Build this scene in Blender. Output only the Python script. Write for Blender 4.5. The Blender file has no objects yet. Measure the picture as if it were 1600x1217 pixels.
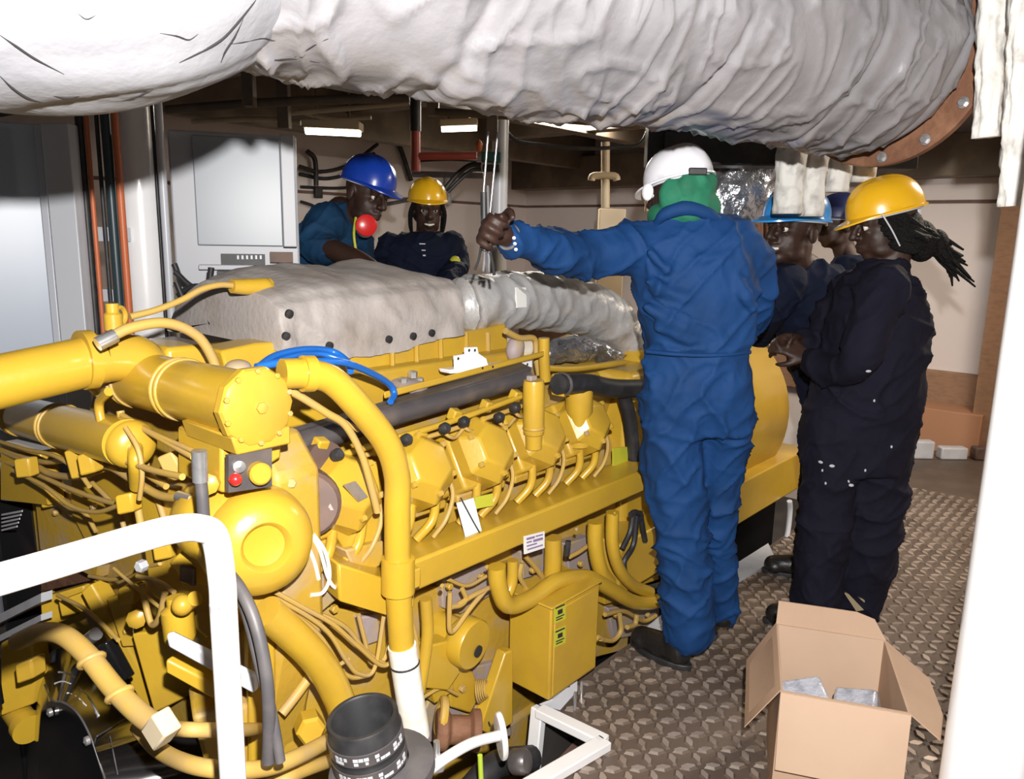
import bpy, math, random
from math import pi, sin, cos, radians
from mathutils import Vector, Matrix, noise
random.seed(7)
SC = bpy.context.scene
COL = SC.collection

# ------------------------------------------------------------------ camera
FPX, AZ, PITCH, ROLL = 1210.0, radians(40.6), math.atan(238/1210), radians(1.2)
EYE = Vector((0, 0, 1.5))
FW = Vector((cos(AZ)*cos(PITCH), sin(AZ)*cos(PITCH), -sin(PITCH)))
R0 = Vector((sin(AZ), -cos(AZ), 0)); U0 = R0.cross(FW)
XC = R0*cos(ROLL)+U0*sin(ROLL); YC = U0*cos(ROLL)-R0*sin(ROLL)
HEAD = Vector((cos(AZ), sin(AZ), 0))
cd = bpy.data.cameras.new('camera'); cam = bpy.data.objects.new('camera', cd); COL.objects.link(cam)
cd.sensor_width = 36; cd.sensor_fit = 'HORIZONTAL'; cd.lens = FPX/1600*36; cd.clip_start = .02
cam.matrix_world = Matrix(((XC.x, YC.x, -FW.x, EYE.x), (XC.y, YC.y, -FW.y, EYE.y), (XC.z, YC.z, -FW.z, EYE.z), (0, 0, 0, 1)))
SC.camera = cam

# ------------------------------------------------------------------ world, flash, exposure
w = bpy.data.worlds.new('world'); SC.world = w; w.use_nodes = True
w.node_tree.nodes['Background'].inputs[0].default_value = (1, .95, .9, 1)
w.node_tree.nodes['Background'].inputs[1].default_value = .07
def area_lamp(name, loc, aim, power, size, color=(1, 1, 1)):
    ld = bpy.data.lights.new(name, 'AREA'); ld.energy = power; ld.shape = 'RECTANGLE'; ld.size, ld.size_y = size; ld.color = color
    o = bpy.data.objects.new(name, ld); COL.objects.link(o); o.location = loc
    o.rotation_euler = (Vector(aim)-Vector(loc)).to_track_quat('-Z', 'Y').to_euler(); return o
# the flash gun on the hot shoe of the camera
FLASH = EYE+XC*.06+YC*.19-FW*.03
fd = bpy.data.lights.new('camera_flash', 'SPOT'); fd.energy = 400; fd.spot_size = radians(125); fd.spot_blend = .35; fd.shadow_soft_size = .018; fd.color = (1, .97, .93)
fo_ = bpy.data.objects.new('camera_flash', fd); COL.objects.link(fo_); fo_.location = FLASH; fo_.rotation_euler = FW.to_track_quat('-Z', 'Y').to_euler()
# unseen fill lights added behind the photographer and over the aisle for ambient
area_lamp('ceiling_tube_light', (-.9, -.6, 2.75), (1.2, 1.2, .6), 6, (1.3, .4), (1, .94, .84))
area_lamp('ceiling_tube_light', (4.6, 3.6, 2.4), (4.6, 3.4, 0), 140, (1.3, .25), (1, .92, .8))
area_lamp('ceiling_tube_light', (4.5, .2, 2.45), (4.6, 1.3, .3), 70, (1.3, .25), (1, .88, .72))
SC.view_settings.view_transform = 'Standard'; SC.view_settings.look = 'None'
SC.view_settings.exposure = 0; SC.view_settings.gamma = 1; SC.view_settings.use_curve_mapping = False

# ------------------------------------------------------------------ geometry helpers
def A(px, py, **k):
    """the point seen at pixel (px, py) at a given x, y, z, depth d or heading distance h"""
    d = XC*((px-800)/FPX)-YC*((py-608.5)/FPX)+FW
    (a, v), = k.items()
    if a == 'd': return EYE+d*v
    if a == 'h': return EYE+d*(v/d.dot(HEAD))
    i = 'xyz'.find(a); return EYE+d*((v-EYE[i])/d[i])
def depth(p): return (Vector(p)-EYE).dot(FW)
def pr(p, px): return px*depth(p)/FPX          # pixels to metres at a point
def tr(pts, y=None, **kw):
    out = []
    for q in pts:
        if len(q) > 2: out.append(A(q[0], q[1], y=q[2]))
        elif y is not None: out.append(A(q[0], q[1], y=y))
        else: out.append(A(q[0], q[1], **kw))
    return out
def smooth_path(pts, n=8, closed=False):
    pts = [Vector(p) for p in pts]
    if len(pts) < 3: return pts
    out = []
    m = len(pts)
    for i in range(m-1):
        p0 = pts[i-1] if i > 0 else pts[0]*2-pts[1]
        p1, p2 = pts[i], pts[i+1]
        p3 = pts[i+2] if i+2 < m else pts[-1]*2-pts[-2]
        for j in range(n):
            t = j/n
            a = p1*2; b = (p2-p0)*t; c = (p0*2-p1*5+p2*4-p3)*t*t; d = (p1*3-p0-p2*3+p3)*t**3
            out.append((a+b+c+d)*.5)
    out.append(pts[-1]); return out
def frame_of(axis, up=None):
    z = Vector(axis).normalized()
    u = Vector(up) if up is not None else (Vector((0, 0, 1)) if abs(z.z) < .9 else Vector((1, 0, 0)))
    x = u.cross(z)
    if x.length < 1e-6: x = Vector((1, 0, 0)).cross(z)
    x.normalize(); y = z.cross(x)
    return Matrix((x, y, z)).transposed()
def rotm(x=0, y=0, z=0):
    return (Matrix.Rotation(radians(z), 3, 'Z') @ Matrix.Rotation(radians(y), 3, 'Y') @ Matrix.Rotation(radians(x), 3, 'X'))

class M:
    """collects geometry in world coordinates; build() links it as ONE mesh object"""
    def __init__(s): s.v = []; s.f = []
    def add(s, vs, fs):
        b = len(s.v); s.v += [Vector(v) for v in vs]; s.f += [[i+b for i in f] for f in fs]; return s
    def tube(s, pts, r, seg=14, n=8, smooth=True, ends=True):
        k = len(pts)
        p = smooth_path(pts, n) if smooth else [Vector(q) for q in pts]
        m = len(p)
        if isinstance(r, (list, tuple)):
            rr = []
            for i in range(m):
                t = i/(m-1)*(len(r)-1); a = min(int(t), len(r)-2); rr.append(r[a]+(r[a+1]-r[a])*(t-a))
        else: rr = [r]*m
        tang = [(p[min(i+1, m-1)]-p[max(i-1, 0)]).normalized() for i in range(m)]
        F = frame_of(tang[0]); x = F.col[0].copy()
        vs = []
        for i in range(m):
            x = (x-tang[i]*x.dot(tang[i])).normalized(); y = tang[i].cross(x)
            for j in range(seg):
                a = 2*pi*j/seg; vs.append(p[i]+x*(cos(a)*rr[i])+y*(sin(a)*rr[i]))
        fs = [[i*seg+j, i*seg+(j+1) % seg, (i+1)*seg+(j+1) % seg, (i+1)*seg+j] for i in range(m-1) for j in range(seg)]
        if ends: fs += [list(range(seg))[::-1], [(m-1)*seg+j for j in range(seg)]]
        return s.add(vs, fs)
    def box(s, c, size, rot=None):
        c = Vector(c); hx, hy, hz = [q/2 for q in size]; R = rot if rot is not None else Matrix.Identity(3)
        vs = [c+R @ Vector((x*hx, y*hy, z*hz)) for x in (-1, 1) for y in (-1, 1) for z in (-1, 1)]
        return s.add(vs, [[0, 1, 3, 2], [4, 6, 7, 5], [0, 4, 5, 1], [2, 3, 7, 6], [0, 2, 6, 4], [1, 5, 7, 3]])
    def bb(s, x0, x1, y0, y1, z0, z1): return s.box(((x0+x1)/2, (y0+y1)/2, (z0+z1)/2), (x1-x0, y1-y0, z1-z0))
    def lathe(s, prof, o, axis, seg=28, up=None, caps=True):
        F = frame_of(axis, up); o = Vector(o); vs = []; m = len(prof)
        for r, t in prof:
            for j in range(seg):
                a = 2*pi*j/seg; vs.append(o+F @ Vector((cos(a)*r, sin(a)*r, t)))
        fs = [[i*seg+j, i*seg+(j+1) % seg, (i+1)*seg+(j+1) % seg, (i+1)*seg+j] for i in range(m-1) for j in range(seg)]
        if caps and prof[0][0] > 1e-5: fs.append(list(range(seg))[::-1])
        if caps and prof[-1][0] > 1e-5: fs.append([(m-1)*seg+j for j in range(seg)])
        return s.add(vs, fs)
    def cyl(s, a, b, r, seg=24, r2=None):
        a, b = Vector(a), Vector(b); L = (b-a).length
        return s.lathe([(r, 0), (r if r2 is None else r2, L)], a, b-a, seg)
    def ring(s, o, axis, R, r, seg=28, sub=8):
        F = frame_of(axis); o = Vector(o); vs = []
        for j in range(seg):
            a = 2*pi*j/seg
            for k in range(sub):
                b = 2*pi*k/sub; q = R+r*cos(b); vs.append(o+F @ Vector((cos(a)*q, sin(a)*q, r*sin(b))))
        return s.add(vs, [[j*sub+k, ((j+1) % seg)*sub+k, ((j+1) % seg)*sub+(k+1) % sub, j*sub+(k+1) % sub] for j in range(seg) for k in range(sub)])
    def ell(s, c, rad, rot=None, seg=20, rings=12):
        c = Vector(c); R = rot if rot is not None else Matrix.Identity(3)
        if not isinstance(rad, (list, tuple)): rad = (rad,)*3
        vs = [c+R @ Vector((0, 0, rad[2]))]
        for i in range(1, rings):
            t = pi*i/rings
            for j in range(seg):
                a = 2*pi*j/seg; vs.append(c+R @ Vector((rad[0]*sin(t)*cos(a), rad[1]*sin(t)*sin(a), rad[2]*cos(t))))
        vs.append(c-R @ Vector((0, 0, rad[2])))
        fs = [[0, 1+j, 1+(j+1) % seg] for j in range(seg)]
        fs += [[1+i*seg+j, 1+(i+1)*seg+j, 1+(i+1)*seg+(j+1) % seg, 1+i*seg+(j+1) % seg] for i in range(rings-2) for j in range(seg)]
        e = len(vs)-1; b = 1+(rings-2)*seg
        fs += [[e, b+(j+1) % seg, b+j] for j in range(seg)]
        return s.add(vs, fs)
    def prism(s, poly, ext):
        """polygon of 3D points pushed along ext"""
        p = [Vector(q) for q in poly]; e = Vector(ext); n = len(p)
        return s.add(p+[q+e for q in p], [list(range(n))[::-1], [n+i for i in range(n)]]+[[i, (i+1) % n, n+(i+1) % n, n+i] for i in range(n)])
    def hexbolt(s, c, axis, r, h):
        s.lathe([(r, 0), (r, h*.85), (r*.8, h)], c, axis, 6); return s
    def capsule(s, pts, r, seg=14, n=6):
        """closed tapered limb with rounded ends"""
        p = [Vector(q) for q in pts]; rr = r if isinstance(r, (list, tuple)) else [r]*len(p)
        s.tube(p, list(rr), seg, n)
        s.ell(p[0], rr[0], None, seg, 8); s.ell(p[-1], rr[-1], None, seg, 8); return s
    def build(s, name, m, parent=None, angle=38, bevel=0, bseg=2, label=None, sub=0):
        me = bpy.data.meshes.new(name)
        off = wloc(parent) if parent is not None else Vector((0, 0, 0))
        if parent is None:      # origin at the base of the thing
            xs = [v.x for v in s.v]; ys = [v.y for v in s.v]; zs = [v.z for v in s.v]
            off = Vector(((min(xs)+max(xs))/2, (min(ys)+max(ys))/2, min(zs)))
        me.from_pydata([tuple(v-off) for v in s.v], [], s.f); me.validate(); me.update()
        return finish(me, name, m, parent, off, angle, bevel, bseg, label, sub)
def finish(me, name, m, parent, off, angle=38, bevel=0, bseg=2, label=None, sub=0):
    if bevel or True:
        import bmesh
        bm = bmesh.new(); bm.from_mesh(me); bmesh.ops.recalc_face_normals(bm, faces=bm.faces); bm.to_mesh(me); bm.free()
    for p in me.polygons: p.use_smooth = True
    if angle < 179: me.set_sharp_from_angle(angle=radians(angle))
    if m is not None: me.materials.append(m)
    o = bpy.data.objects.new(name, me); COL.objects.link(o)
    if parent is not None: o.parent = parent
    else: o.location = off
    if bevel:
        b = o.modifiers.new('bevel', 'BEVEL'); b.width = bevel; b.segments = bseg; b.limit_method = 'ANGLE'; b.angle_limit = radians(40)
        b.harden_normals = False
    if sub:
        q = o.modifiers.new('sub', 'SUBSURF'); q.levels = sub; q.render_levels = sub
    if label: o['label'] = label
    return o
def wloc(o):
    p = Vector((0, 0, 0))
    while o is not None: p = p+o.location; o = o.parent
    return p
def thing(name, label, cat, loc, group=None):
    o = bpy.data.objects.new(name, None); COL.objects.link(o); o.location = loc; o.empty_display_size = .1
    o['label'] = label; o['category'] = cat
    if group: o['group'] = group
    return o
def tag(o, label, cat, group=None):
    o['label'] = label; o['category'] = cat
    if group: o['group'] = group
    return o
def struct(o): o['kind'] = 'structure'; return o
def blob(mm, name, mat_, parent, voxel=.008, it=4, disp=None, label=None, angle=180):
    """fuse the closed shapes collected in mm into one continuous skin"""
    me = bpy.data.meshes.new('tmp'); me.from_pydata([tuple(v) for v in mm.v], [], mm.f); me.update()
    import bmesh
    bm = bmesh.new(); bm.from_mesh(me); bmesh.ops.recalc_face_normals(bm, faces=bm.faces); bm.to_mesh(me); bm.free()
    t = bpy.data.objects.new('tmp', me); COL.objects.link(t)
    r = t.modifiers.new('r', 'REMESH'); r.mode = 'VOXEL'; r.voxel_size = voxel
    if it:
        q = t.modifiers.new('s', 'SMOOTH'); q.factor = .5; q.iterations = it
    dg = bpy.context.evaluated_depsgraph_get(); dg.update()
    out = bpy.data.meshes.new_from_object(t.evaluated_get(dg)); out.name = name
    bpy.data.objects.remove(t); bpy.data.meshes.remove(me)
    if disp:
        nv = [(v.co.copy(), v.normal.copy()) for v in out.vertices]
        for v, (c, n) in zip(out.vertices, nv): v.co = c+n*disp(c, n)
    off = wloc(parent) if parent is not None else Vector((0, 0, 0))
    for v in out.vertices: v.co = v.co-off
    out.update()
    return finish(out, name, mat_, parent, off, angle, label=label)

# ------------------------------------------------------------------ materials
def mat(name, col, rough=.5, metal=0., var=.0, vscale=6., bump=0., bscale=40., col2=None, spec=.5, coat=0., emit=None, estr=0., stretch=None, c2pos=(.45, .7), detail=5):
    m = bpy.data.materials.new(name); m.use_nodes = True; nt = m.node_tree; b = nt.nodes['Principled BSDF']
    b.inputs['Base Color'].default_value = (*col, 1); b.inputs['Roughness'].default_value = rough; b.inputs['Metallic'].default_value = metal
    b.inputs['Specular IOR Level'].default_value = spec; b.inputs['Coat Weight'].default_value = coat; b.inputs['Coat Roughness'].default_value = .15
    if emit: b.inputs['Emission Color'].default_value = (*emit, 1); b.inputs['Emission Strength'].default_value = estr
    geo = nt.nodes.new('ShaderNodeNewGeometry'); src = geo.outputs['Position']
    if stretch:
        mp = nt.nodes.new('ShaderNodeMapping'); mp.inputs['Scale'].default_value = stretch; nt.links.new(src, mp.inputs['Vector']); src = mp.outputs[0]
    if var or col2:
        n = nt.nodes.new('ShaderNodeTexNoise'); n.inputs['Scale'].default_value = vscale; n.inputs['Detail'].default_value = detail; nt.links.new(src, n.inputs['Vector'])
        r = nt.nodes.new('ShaderNodeValToRGB'); nt.links.new(n.outputs['Fac'], r.inputs[0])
        c2 = col2 if col2 else tuple(max(0, c*(1-var)) for c in col)
        r.color_ramp.elements[0].position, r.color_ramp.elements[1].position = c2pos
        r.color_ramp.elements[0].color = (*col, 1); r.color_ramp.elements[1].color = (*c2, 1)
        nt.links.new(r.outputs[0], b.inputs['Base Color'])
    if bump:
        n = nt.nodes.new('ShaderNodeTexNoise'); n.inputs['Scale'].default_value = bscale; n.inputs['Detail'].default_value = 4; nt.links.new(src, n.inputs['Vector'])
        bp = nt.nodes.new('ShaderNodeBump'); bp.inputs['Strength'].default_value = bump; bp.inputs['Distance'].default_value = .01
        nt.links.new(n.outputs['Fac'], bp.inputs['Height']); nt.links.new(bp.outputs[0], b.inputs['Normal'])
    return m
YEL = mat('yellow_paint', (.53, .33, .028), .33, var=.0, vscale=5, col2=(.46, .28, .035), bump=.06, bscale=60, coat=.25)
YEL2 = mat('yellow_paint_dusty', (.47, .29, .034), .5, col2=(.41, .295, .17), vscale=9, bump=.15, bscale=45, c2pos=(.48, .72))
YELC = mat('yellow_cable_sleeve', (.48, .31, .072), .55, col2=(.42, .28, .11), vscale=12)
DUST = mat('dusty_pinkish_metal', (.33, .27, .27), .6, col2=(.40, .29, .10), vscale=14, bump=.2)
DARKM = mat('dark_grey_metal', (.12, .11, .115), .38, .5, col2=(.2, .165, .15), vscale=10, bump=.15)
RUST = mat('rusty_brown_steel', (.17, .075, .04), .75, .2, col2=(.26, .13, .07), vscale=14, bump=.4)
BROWN = mat('brown_primer', (.12, .075, .06), .6, col2=(.19, .11, .08), vscale=8)
BLACKG = mat('black_gloss_paint', (.008, .008, .009), .16, coat=.6)
BLACKR = mat('black_rubber', (.018, .018, .02), .5, col2=(.035, .034, .036), vscale=20)
GREYH = mat('grey_rubber_hose', (.075, .07, .075), .5, col2=(.11, .1, .1), vscale=18)
WHITE = mat('white_gloss_paint', (.86, .86, .88), .25, coat=.4, col2=(.78, .78, .8), vscale=3)
WHITEW = mat('white_tape', (.85, .83, .78), .5, col2=(.7, .66, .55), vscale=20)
STEEL = mat('bright_steel', (.62, .62, .64), .3, .8, col2=(.42, .41, .4), vscale=25)
GREYP = mat('pale_grey_paint', (.55, .56, .6), .45, col2=(.48, .48, .52), vscale=12)
BLUEP = mat('blue_plastic_hose', (.012, .13, .50), .3, coat=.3)
RED = mat('red_plastic', (.62, .02, .02), .3, coat=.3)
REDP = mat('red_pipe_paint', (.38, .07, .05), .5, col2=(.28, .06, .05), vscale=8)
ORANGE = mat('orange_pipe', (.55, .14, .05), .45)
CARD = mat('cardboard', (.43, .29, .20), .85, col2=(.39, .26, .175), vscale=4, bump=.08, bscale=90)
CARDI = mat('cardboard_inside', (.50, .355, .255), .85, col2=(.46, .32, .225), vscale=4)
STICKY = mat('yellow_green_sticker', (.5, .5, .04), .5)
INK = mat('black_ink', (.02, .02, .02), .6)
PAPER = mat('white_label', (.8, .79, .77), .55)
GREENP = mat('green_lever', (.45, .6, .05), .4)
# ================================================================== the setting
FLOORM = mat('steel_chequer_plate', (.15, .112, .088), .52, .2, col2=(.095, .07, .055), vscale=3.5, bump=.12, bscale=70)
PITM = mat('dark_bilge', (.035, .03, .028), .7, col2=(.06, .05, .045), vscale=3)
WALLM = mat('pinkish_wall_panel', (.74, .67, .65), .5, col2=(.70, .61, .58), vscale=1.2)
CEILM = mat('dark_brown_deckhead', (.10, .075, .055), .7, col2=(.17, .13, .09), vscale=2.2, bump=.2, bscale=8)
BEAMM = mat('brown_deck_beam', (.13, .10, .075), .6, col2=(.22, .17, .12), vscale=4)
CREAM = mat('cream_paint', (.58, .48, .33), .5, col2=(.5, .4, .28), vscale=3)
BOARD = mat('brown_wooden_board', (.30, .17, .10), .6, col2=(.24, .13, .08), vscale=2, stretch=(1, 8, 20))
CABM = mat('pale_blue_grey_panel', (.40, .45, .54), .35, col2=(.37, .42, .51), vscale=1)

# raised-lozenge plating: one plate mesh, every lozenge a low pyramid frustum standing on it
fm = M()
FX0, FX1, FY0, FY1, EDGE = 1.80, 6.7, -.6, 1.40, 1.14
fm.bb(FX0, FX1, FY0, FY1, -.012, 0); fm.bb(-1.2, FX0, -1.2, EDGE, -.012, 0); fm.bb(-1.5, 6.7, 2.75, 5.6, -.012, 0)
def lozenge(cx, cy, ang, L, W, h):
    c, s_ = cos(ang), sin(ang); tu, tv = random.uniform(-.09, .09), random.uniform(-.09, .09)
    def q(u, v, z): return (cx+u*c-v*s_, cy+u*s_+v*c, z+(u*tu+v*tv if z > 0 else 0))
    fm.add([q(-L, -W*.35, 0), q(0, -W, 0), q(L, -W*.35, 0), q(L, W*.35, 0), q(0, W, 0), q(-L, W*.35, 0),
            q(-L*.72, -W*.2, h), q(0, -W*.62, h), q(L*.72, -W*.2, h), q(L*.72, W*.2, h), q(0, W*.62, h), q(-L*.72, W*.2, h)],
           [[0, 1, 7, 6], [1, 2, 8, 7], [2, 3, 9, 8], [3, 4, 10, 9], [4, 5, 11, 10], [5, 0, 6, 11], [6, 7, 8, 9, 10, 11]])
PITCHF = .052
ia, ib = int(5/PITCHF), int(2.2/PITCHF)
for i in range(ia):
    for j in range(-20, ib):
        x = 1.5+i*PITCHF; y = -.25+j*PITCHF
        if not (-.24 < y < FY1-.02): continue
        if x < FX0+.02 and y > EDGE-.02: continue
        if x > 5.2: continue
        lozenge(x, y, radians(45) if (i+j) % 2 == 0 else radians(-45), .0285, .0175, .0058)
fo = struct(fm.build('floor', FLOORM, angle=20))
fo.data.materials.append(mat('worn_plate_tops', (.52, .43, .37), .34, .5, col2=(.30, .235, .19), vscale=4))
for p in fo.data.polygons:
    if len(p.vertices) == 6: p.material_index = 1
struct(M().bb(-1.5, 6.7, 1.0, 5.6, -.78, -.75).build('floor_bilge', PITM))
struct(M().bb(-1.5, FX0, EDGE-.012, EDGE, -.75, -.013).bb(FX0, 6.7, FY1-.012, FY1, -.75, -.013).build('trim_1', PITM))
tag(M().prism([A(1148, 885, z=.002), A(1150, 913, z=.002), A(1212, 878, z=.002), A(1200, 852, z=.002)], (0, 0, .012)).build('drip_plate', GREYP), 'pale grey flat plate on floor edge right of the blue coverall man', 'plate')
tag(M().prism([A(985, 1002, z=.002), A(1000, 1020, z=.002), A(1052, 982, z=.002), A(1040, 956, z=.002)], (0, 0, .004)).build('drip_plate', GREYP), 'pale grey flat plate on floor edge at the toes of the blue coverall man', 'plate')

# walls: far end wall across the aisle, long wall behind the engine
m = M(); m.bb(6.7, 6.8, -2.5, 5.7, -.78, 2.7); struct(m.build('wall_back', WALLM))
m = M(); m.bb(-2.0, 6.7, 5.6, 5.7, -.78, 2.7); struct(m.build('wall_left', WALLM))
m = M(); m.bb(1.9, 6.9, -.72, -.62, -.4, 2.7); struct(m.build('wall_right', WALLM))
m = M(); m.bb(-2.5, 6.8, -2.5, 5.7, 2.62, 2.7); struct(m.build('ceiling', CEILM))
# panel seams and battens of the walls
m = M(); zs = A(900, 322, x=6.69).z; m.bb(6.685, 6.7, -.6, 5.6, zs-.012, zs+.012); m.bb(-1, 6.7, 5.585, 5.6, zs-.012, zs+.012); struct(m.build('trim_2', BROWN))
ba, bb_ = A(1440, 576, x=6.66), A(1440, 632, x=6.66)
m = M(); m.bb(6.62, 6.7, -.6, 5.58, bb_.z, ba.z); struct(m.build('baseboard_back', BOARD, bevel=.006))
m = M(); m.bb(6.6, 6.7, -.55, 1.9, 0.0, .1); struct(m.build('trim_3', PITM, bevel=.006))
a, b = A(1425, 640, x=6.3), A(1530, 690, x=6.3); o = M().bb(6.3, 6.6, b.y, a.y, 0, A(1480, 642, x=6.3).z).build('carton', mat('orange_brown_carton', (.40, .20, .11), .8), bevel=.006); tag(o, 'long orange brown carton on the floor against the far wall', 'carton')
# brown strip painting in the shadow cast beside the right-hand column
m = M(); a = A(1556, 400, x=6.4); m.bb(6.35, 6.6, a.y-.45, a.y+.0, 0, 2.6); struct(m.build('trim_4', BOARD))
# deck beams
bz = 2.3
k = 5
for (x0, x1, y0, y1, z0, z1) in [(1.5, 6.7, 2.3, 2.5, 2.33, 2.62), (1.2, 6.7, 3.6, 3.72, 2.28, 2.62), (1.2, 6.7, 4.7, 4.8, 2.18, 2.62), (2.2, 2.32, 1.6, 5.6, 2.3, 2.62), (3.6, 3.74, .5, 5.6, 2.34, 2.62), (5.0, 5.14, -.6, 5.6, 2.3, 2.62), (6.45, 6.7, -.6, 5.6, 2.0, 2.3)]:
    struct(M().bb(x0, x1, y0, y1, z0, z1).build('trim_%d' % k, BEAMM, bevel=.006)); k += 1
# ================================================================== the lagged duct overhead
LAG = mat('silver_lagging_cloth', (.32, .31, .33), .36, .4, col2=(.25, .245, .26), vscale=5, bump=.25, bscale=30)
WLAG = mat('white_lagging_cloth', (.25, .25, .27), .55, .0, col2=(.20, .20, .22), vscale=4, bump=.3, bscale=22)
OLDLAG = mat('worn_white_lagging', (.62, .61, .58), .7, col2=(.30, .29, .28), vscale=18, bump=.5, bscale=30, c2pos=(.5, .75))
def ridged(p): return 1-abs(noise.noise(p))*2
def quilt(u, v, sc=1):
    # creases running round the duct, gathered into straps
    wob = noise.noise(Vector((u*2.2, v*.9, 3)))*.6
    c1 = ridged(Vector((u*9*sc+wob, v*.8+u*.8, .3)))**3
    c2 = ridged(Vector((u*17*sc+wob*2, v*1.6, 7.1)))**4
    big = noise.noise(Vector((u*2.1, v*1.1, 11)))
    return .012*c1+.007*c2+.012*big
def wrap(name, pts, rad, mat_, parent, nu, nv, fn, n=12, cap0=False, cap1=True, label=None):
    path = smooth_path(pts, n); L = [0]
    for a, b in zip(path, path[1:]): L.append(L[-1]+(b-a).length)
    tot = L[-1]; m = M(); x = None; vs = []
    for i in range(nu+1):
        s = tot*i/nu; k = max(j for j in range(len(L)) if L[j] <= s+1e-9); k = min(k, len(path)-2)
        t = (s-L[k])/max(1e-9, L[k+1]-L[k]); p = path[k].lerp(path[k+1], t)
        tg = (path[min(k+2, len(path)-1)]-path[max(k-1, 0)]).normalized()
        if x is None: x = frame_of(tg).col[0].copy()
        x = (x-tg*x.dot(tg)).normalized(); y = tg.cross(x)
        q = i/nu*(len(rad)-1); a = min(int(q), len(rad)-2); r = rad[a]+(rad[a+1]-rad[a])*(q-a)
        for j in range(nv):
            g = 2*pi*j/nv; rr = r+fn(s, g, i/nu); vs.append(p+x*(cos(g)*rr)+y*(sin(g)*rr))
    fs = [[i*nv+j, i*nv+(j+1) % nv, (i+1)*nv+(j+1) % nv, (i+1)*nv+j] for i in range(nu) for j in range(nv)]
    if cap0: fs.append(list(range(nv))[::-1])
    if cap1: fs.append([nu*nv+j for j in range(nv)])
    m.add(vs, fs); return m.build(name, mat_, parent, angle=180, label=label)
def per(g): return Vector((cos(g), sin(g), 0))
def duct_fn(s, g, t):
    v = per(g)*1.1
    wob = noise.noise(Vector((s*2, v.x, v.y)))*.9
    c1 = max(0, ridged(Vector((s*7+wob+.5*sin(g), v.x*.7, v.y*.7))))**3
    c2 = max(0, ridged(Vector((s*15+wob*2+.9*sin(g), v.x*1.5, v.y*1.5+4))))**4
    c3 = max(0, ridged(Vector((s*4, v.x*3, v.y*3+9))))**6
    strap = sum(.02*math.exp(-((s-q)/.016)**2) for q in (.52, 1.12, 1.62, 2.0))
    knot = .0
    edge = -.05*max(0, (t-.955)/.045)**2
    return .013*c1+.008*c2+.010*c3-strap*.6+.012*noise.noise(Vector((s*3, v.x*2, v.y*2)))+edge
E1 = Vector((2.55, .785, 2.05)); AX = Vector((1.98, -.40, 0)).normalized()
duct = thing('insulated_duct', 'big silver lagged exhaust duct crossing overhead with bolted rusty flange', 'duct', E1-AX*1.0+Vector((0, 0, -.3)))
wrap('lagging', [E1-AX*2.1+Vector((0, 0, .0)), E1-AX*1.6+Vector((0, 0, -.015)), E1-AX*.8, E1], [.28, .285, .285, .285, .285], LAG, duct, 330, 150, duct_fn)
fl = M().lathe([(.20, 0), (.31, 0), (.315, .004), (.315, .03), (.31, .034), (.20, .034)], E1+AX*.035, AX, 60).build('flange', RUST, duct, angle=30)
for k in range(14):
    g = 2*pi*k/14+.12; F = frame_of(AX); c = E1+AX*.03+F @ Vector((cos(g)*.292, sin(g)*.292, 0))
    M().lathe([(.016, 0), (.016, -.003), (.011, -.003)], c, AX, 14).hexbolt(c-AX*.003, -AX, .012, .012).build('bolt', STEEL, fl)
M().lathe([(.20, 0), (.20, .1)], E1+AX*.03, AX, 40).build('duct_pipe', BROWN, duct)
# the bulging wrapped elbow on the left, nearer the camera
def elbow_fn(s, g, t):
    v = per(g)*1.0
    c1 = max(0, ridged(Vector((s*2.6+.8*sin(g*1.0+1), v.x*1.0, v.y*1.0))))**6
    return .022*noise.noise(Vector((s*2.5, v.x*1.4, v.y*1.4)))-.005*c1+.006*noise.noise(Vector((s*7, v.x*4, v.y*4)))
q0, q1, q2, q3 = A(330, -205, d=1.3), A(240, -190, d=1.14), A(110, -172, d=1.0), A(-240, -195, d=.9)
elb = wrap('elbow_lagging', [q0, q1, q2, q3], [.17, .23, .258, .266, .27, .275], WLAG, duct, 200, 150, elbow_fn, cap0=True, label='bulging white padded elbow')
# seam cord where the two lagging blankets meet
def onto(obj, pts, lift=0.):
    from mathutils.bvhtree import BVHTree
    me = obj.data; off = wloc(obj); bv = BVHTree.FromPolygons([v.co+off for v in me.vertices], [list(p.vertices) for p in me.polygons]); out = []
    for px, py in pts:
        d = (A(px, py, d=1)-EYE).normalized(); hit = bv.ray_cast(EYE, d)[0]
        if hit: out.append(hit-d*lift)
    return out
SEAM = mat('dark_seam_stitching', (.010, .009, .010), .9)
lagm = [o for o in duct.children if o.name.startswith('lagging')][0]
def nearest(pts, objs, lift=0.):
    out = []
    for p in pts:
        c = [h for o in objs for h in onto(o, [p], lift)]
        if c: out.append(min(c, key=lambda h: (h-EYE).length))
    return out
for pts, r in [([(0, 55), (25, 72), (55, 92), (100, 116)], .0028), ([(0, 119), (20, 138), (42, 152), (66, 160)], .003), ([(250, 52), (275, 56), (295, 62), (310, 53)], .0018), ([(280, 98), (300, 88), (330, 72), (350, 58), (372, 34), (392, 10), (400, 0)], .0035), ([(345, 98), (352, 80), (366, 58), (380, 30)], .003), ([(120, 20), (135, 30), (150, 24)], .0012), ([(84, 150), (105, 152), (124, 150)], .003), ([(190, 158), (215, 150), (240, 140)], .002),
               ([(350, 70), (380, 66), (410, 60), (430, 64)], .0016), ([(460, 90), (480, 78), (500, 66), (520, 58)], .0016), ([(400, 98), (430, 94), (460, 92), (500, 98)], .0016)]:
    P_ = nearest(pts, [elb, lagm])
    if len(P_) > 2: M().tube(P_, [r*.15, r*.6, r*.6, r*.15], 8, 6).build('seam_fold', SEAM, elb)
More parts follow.
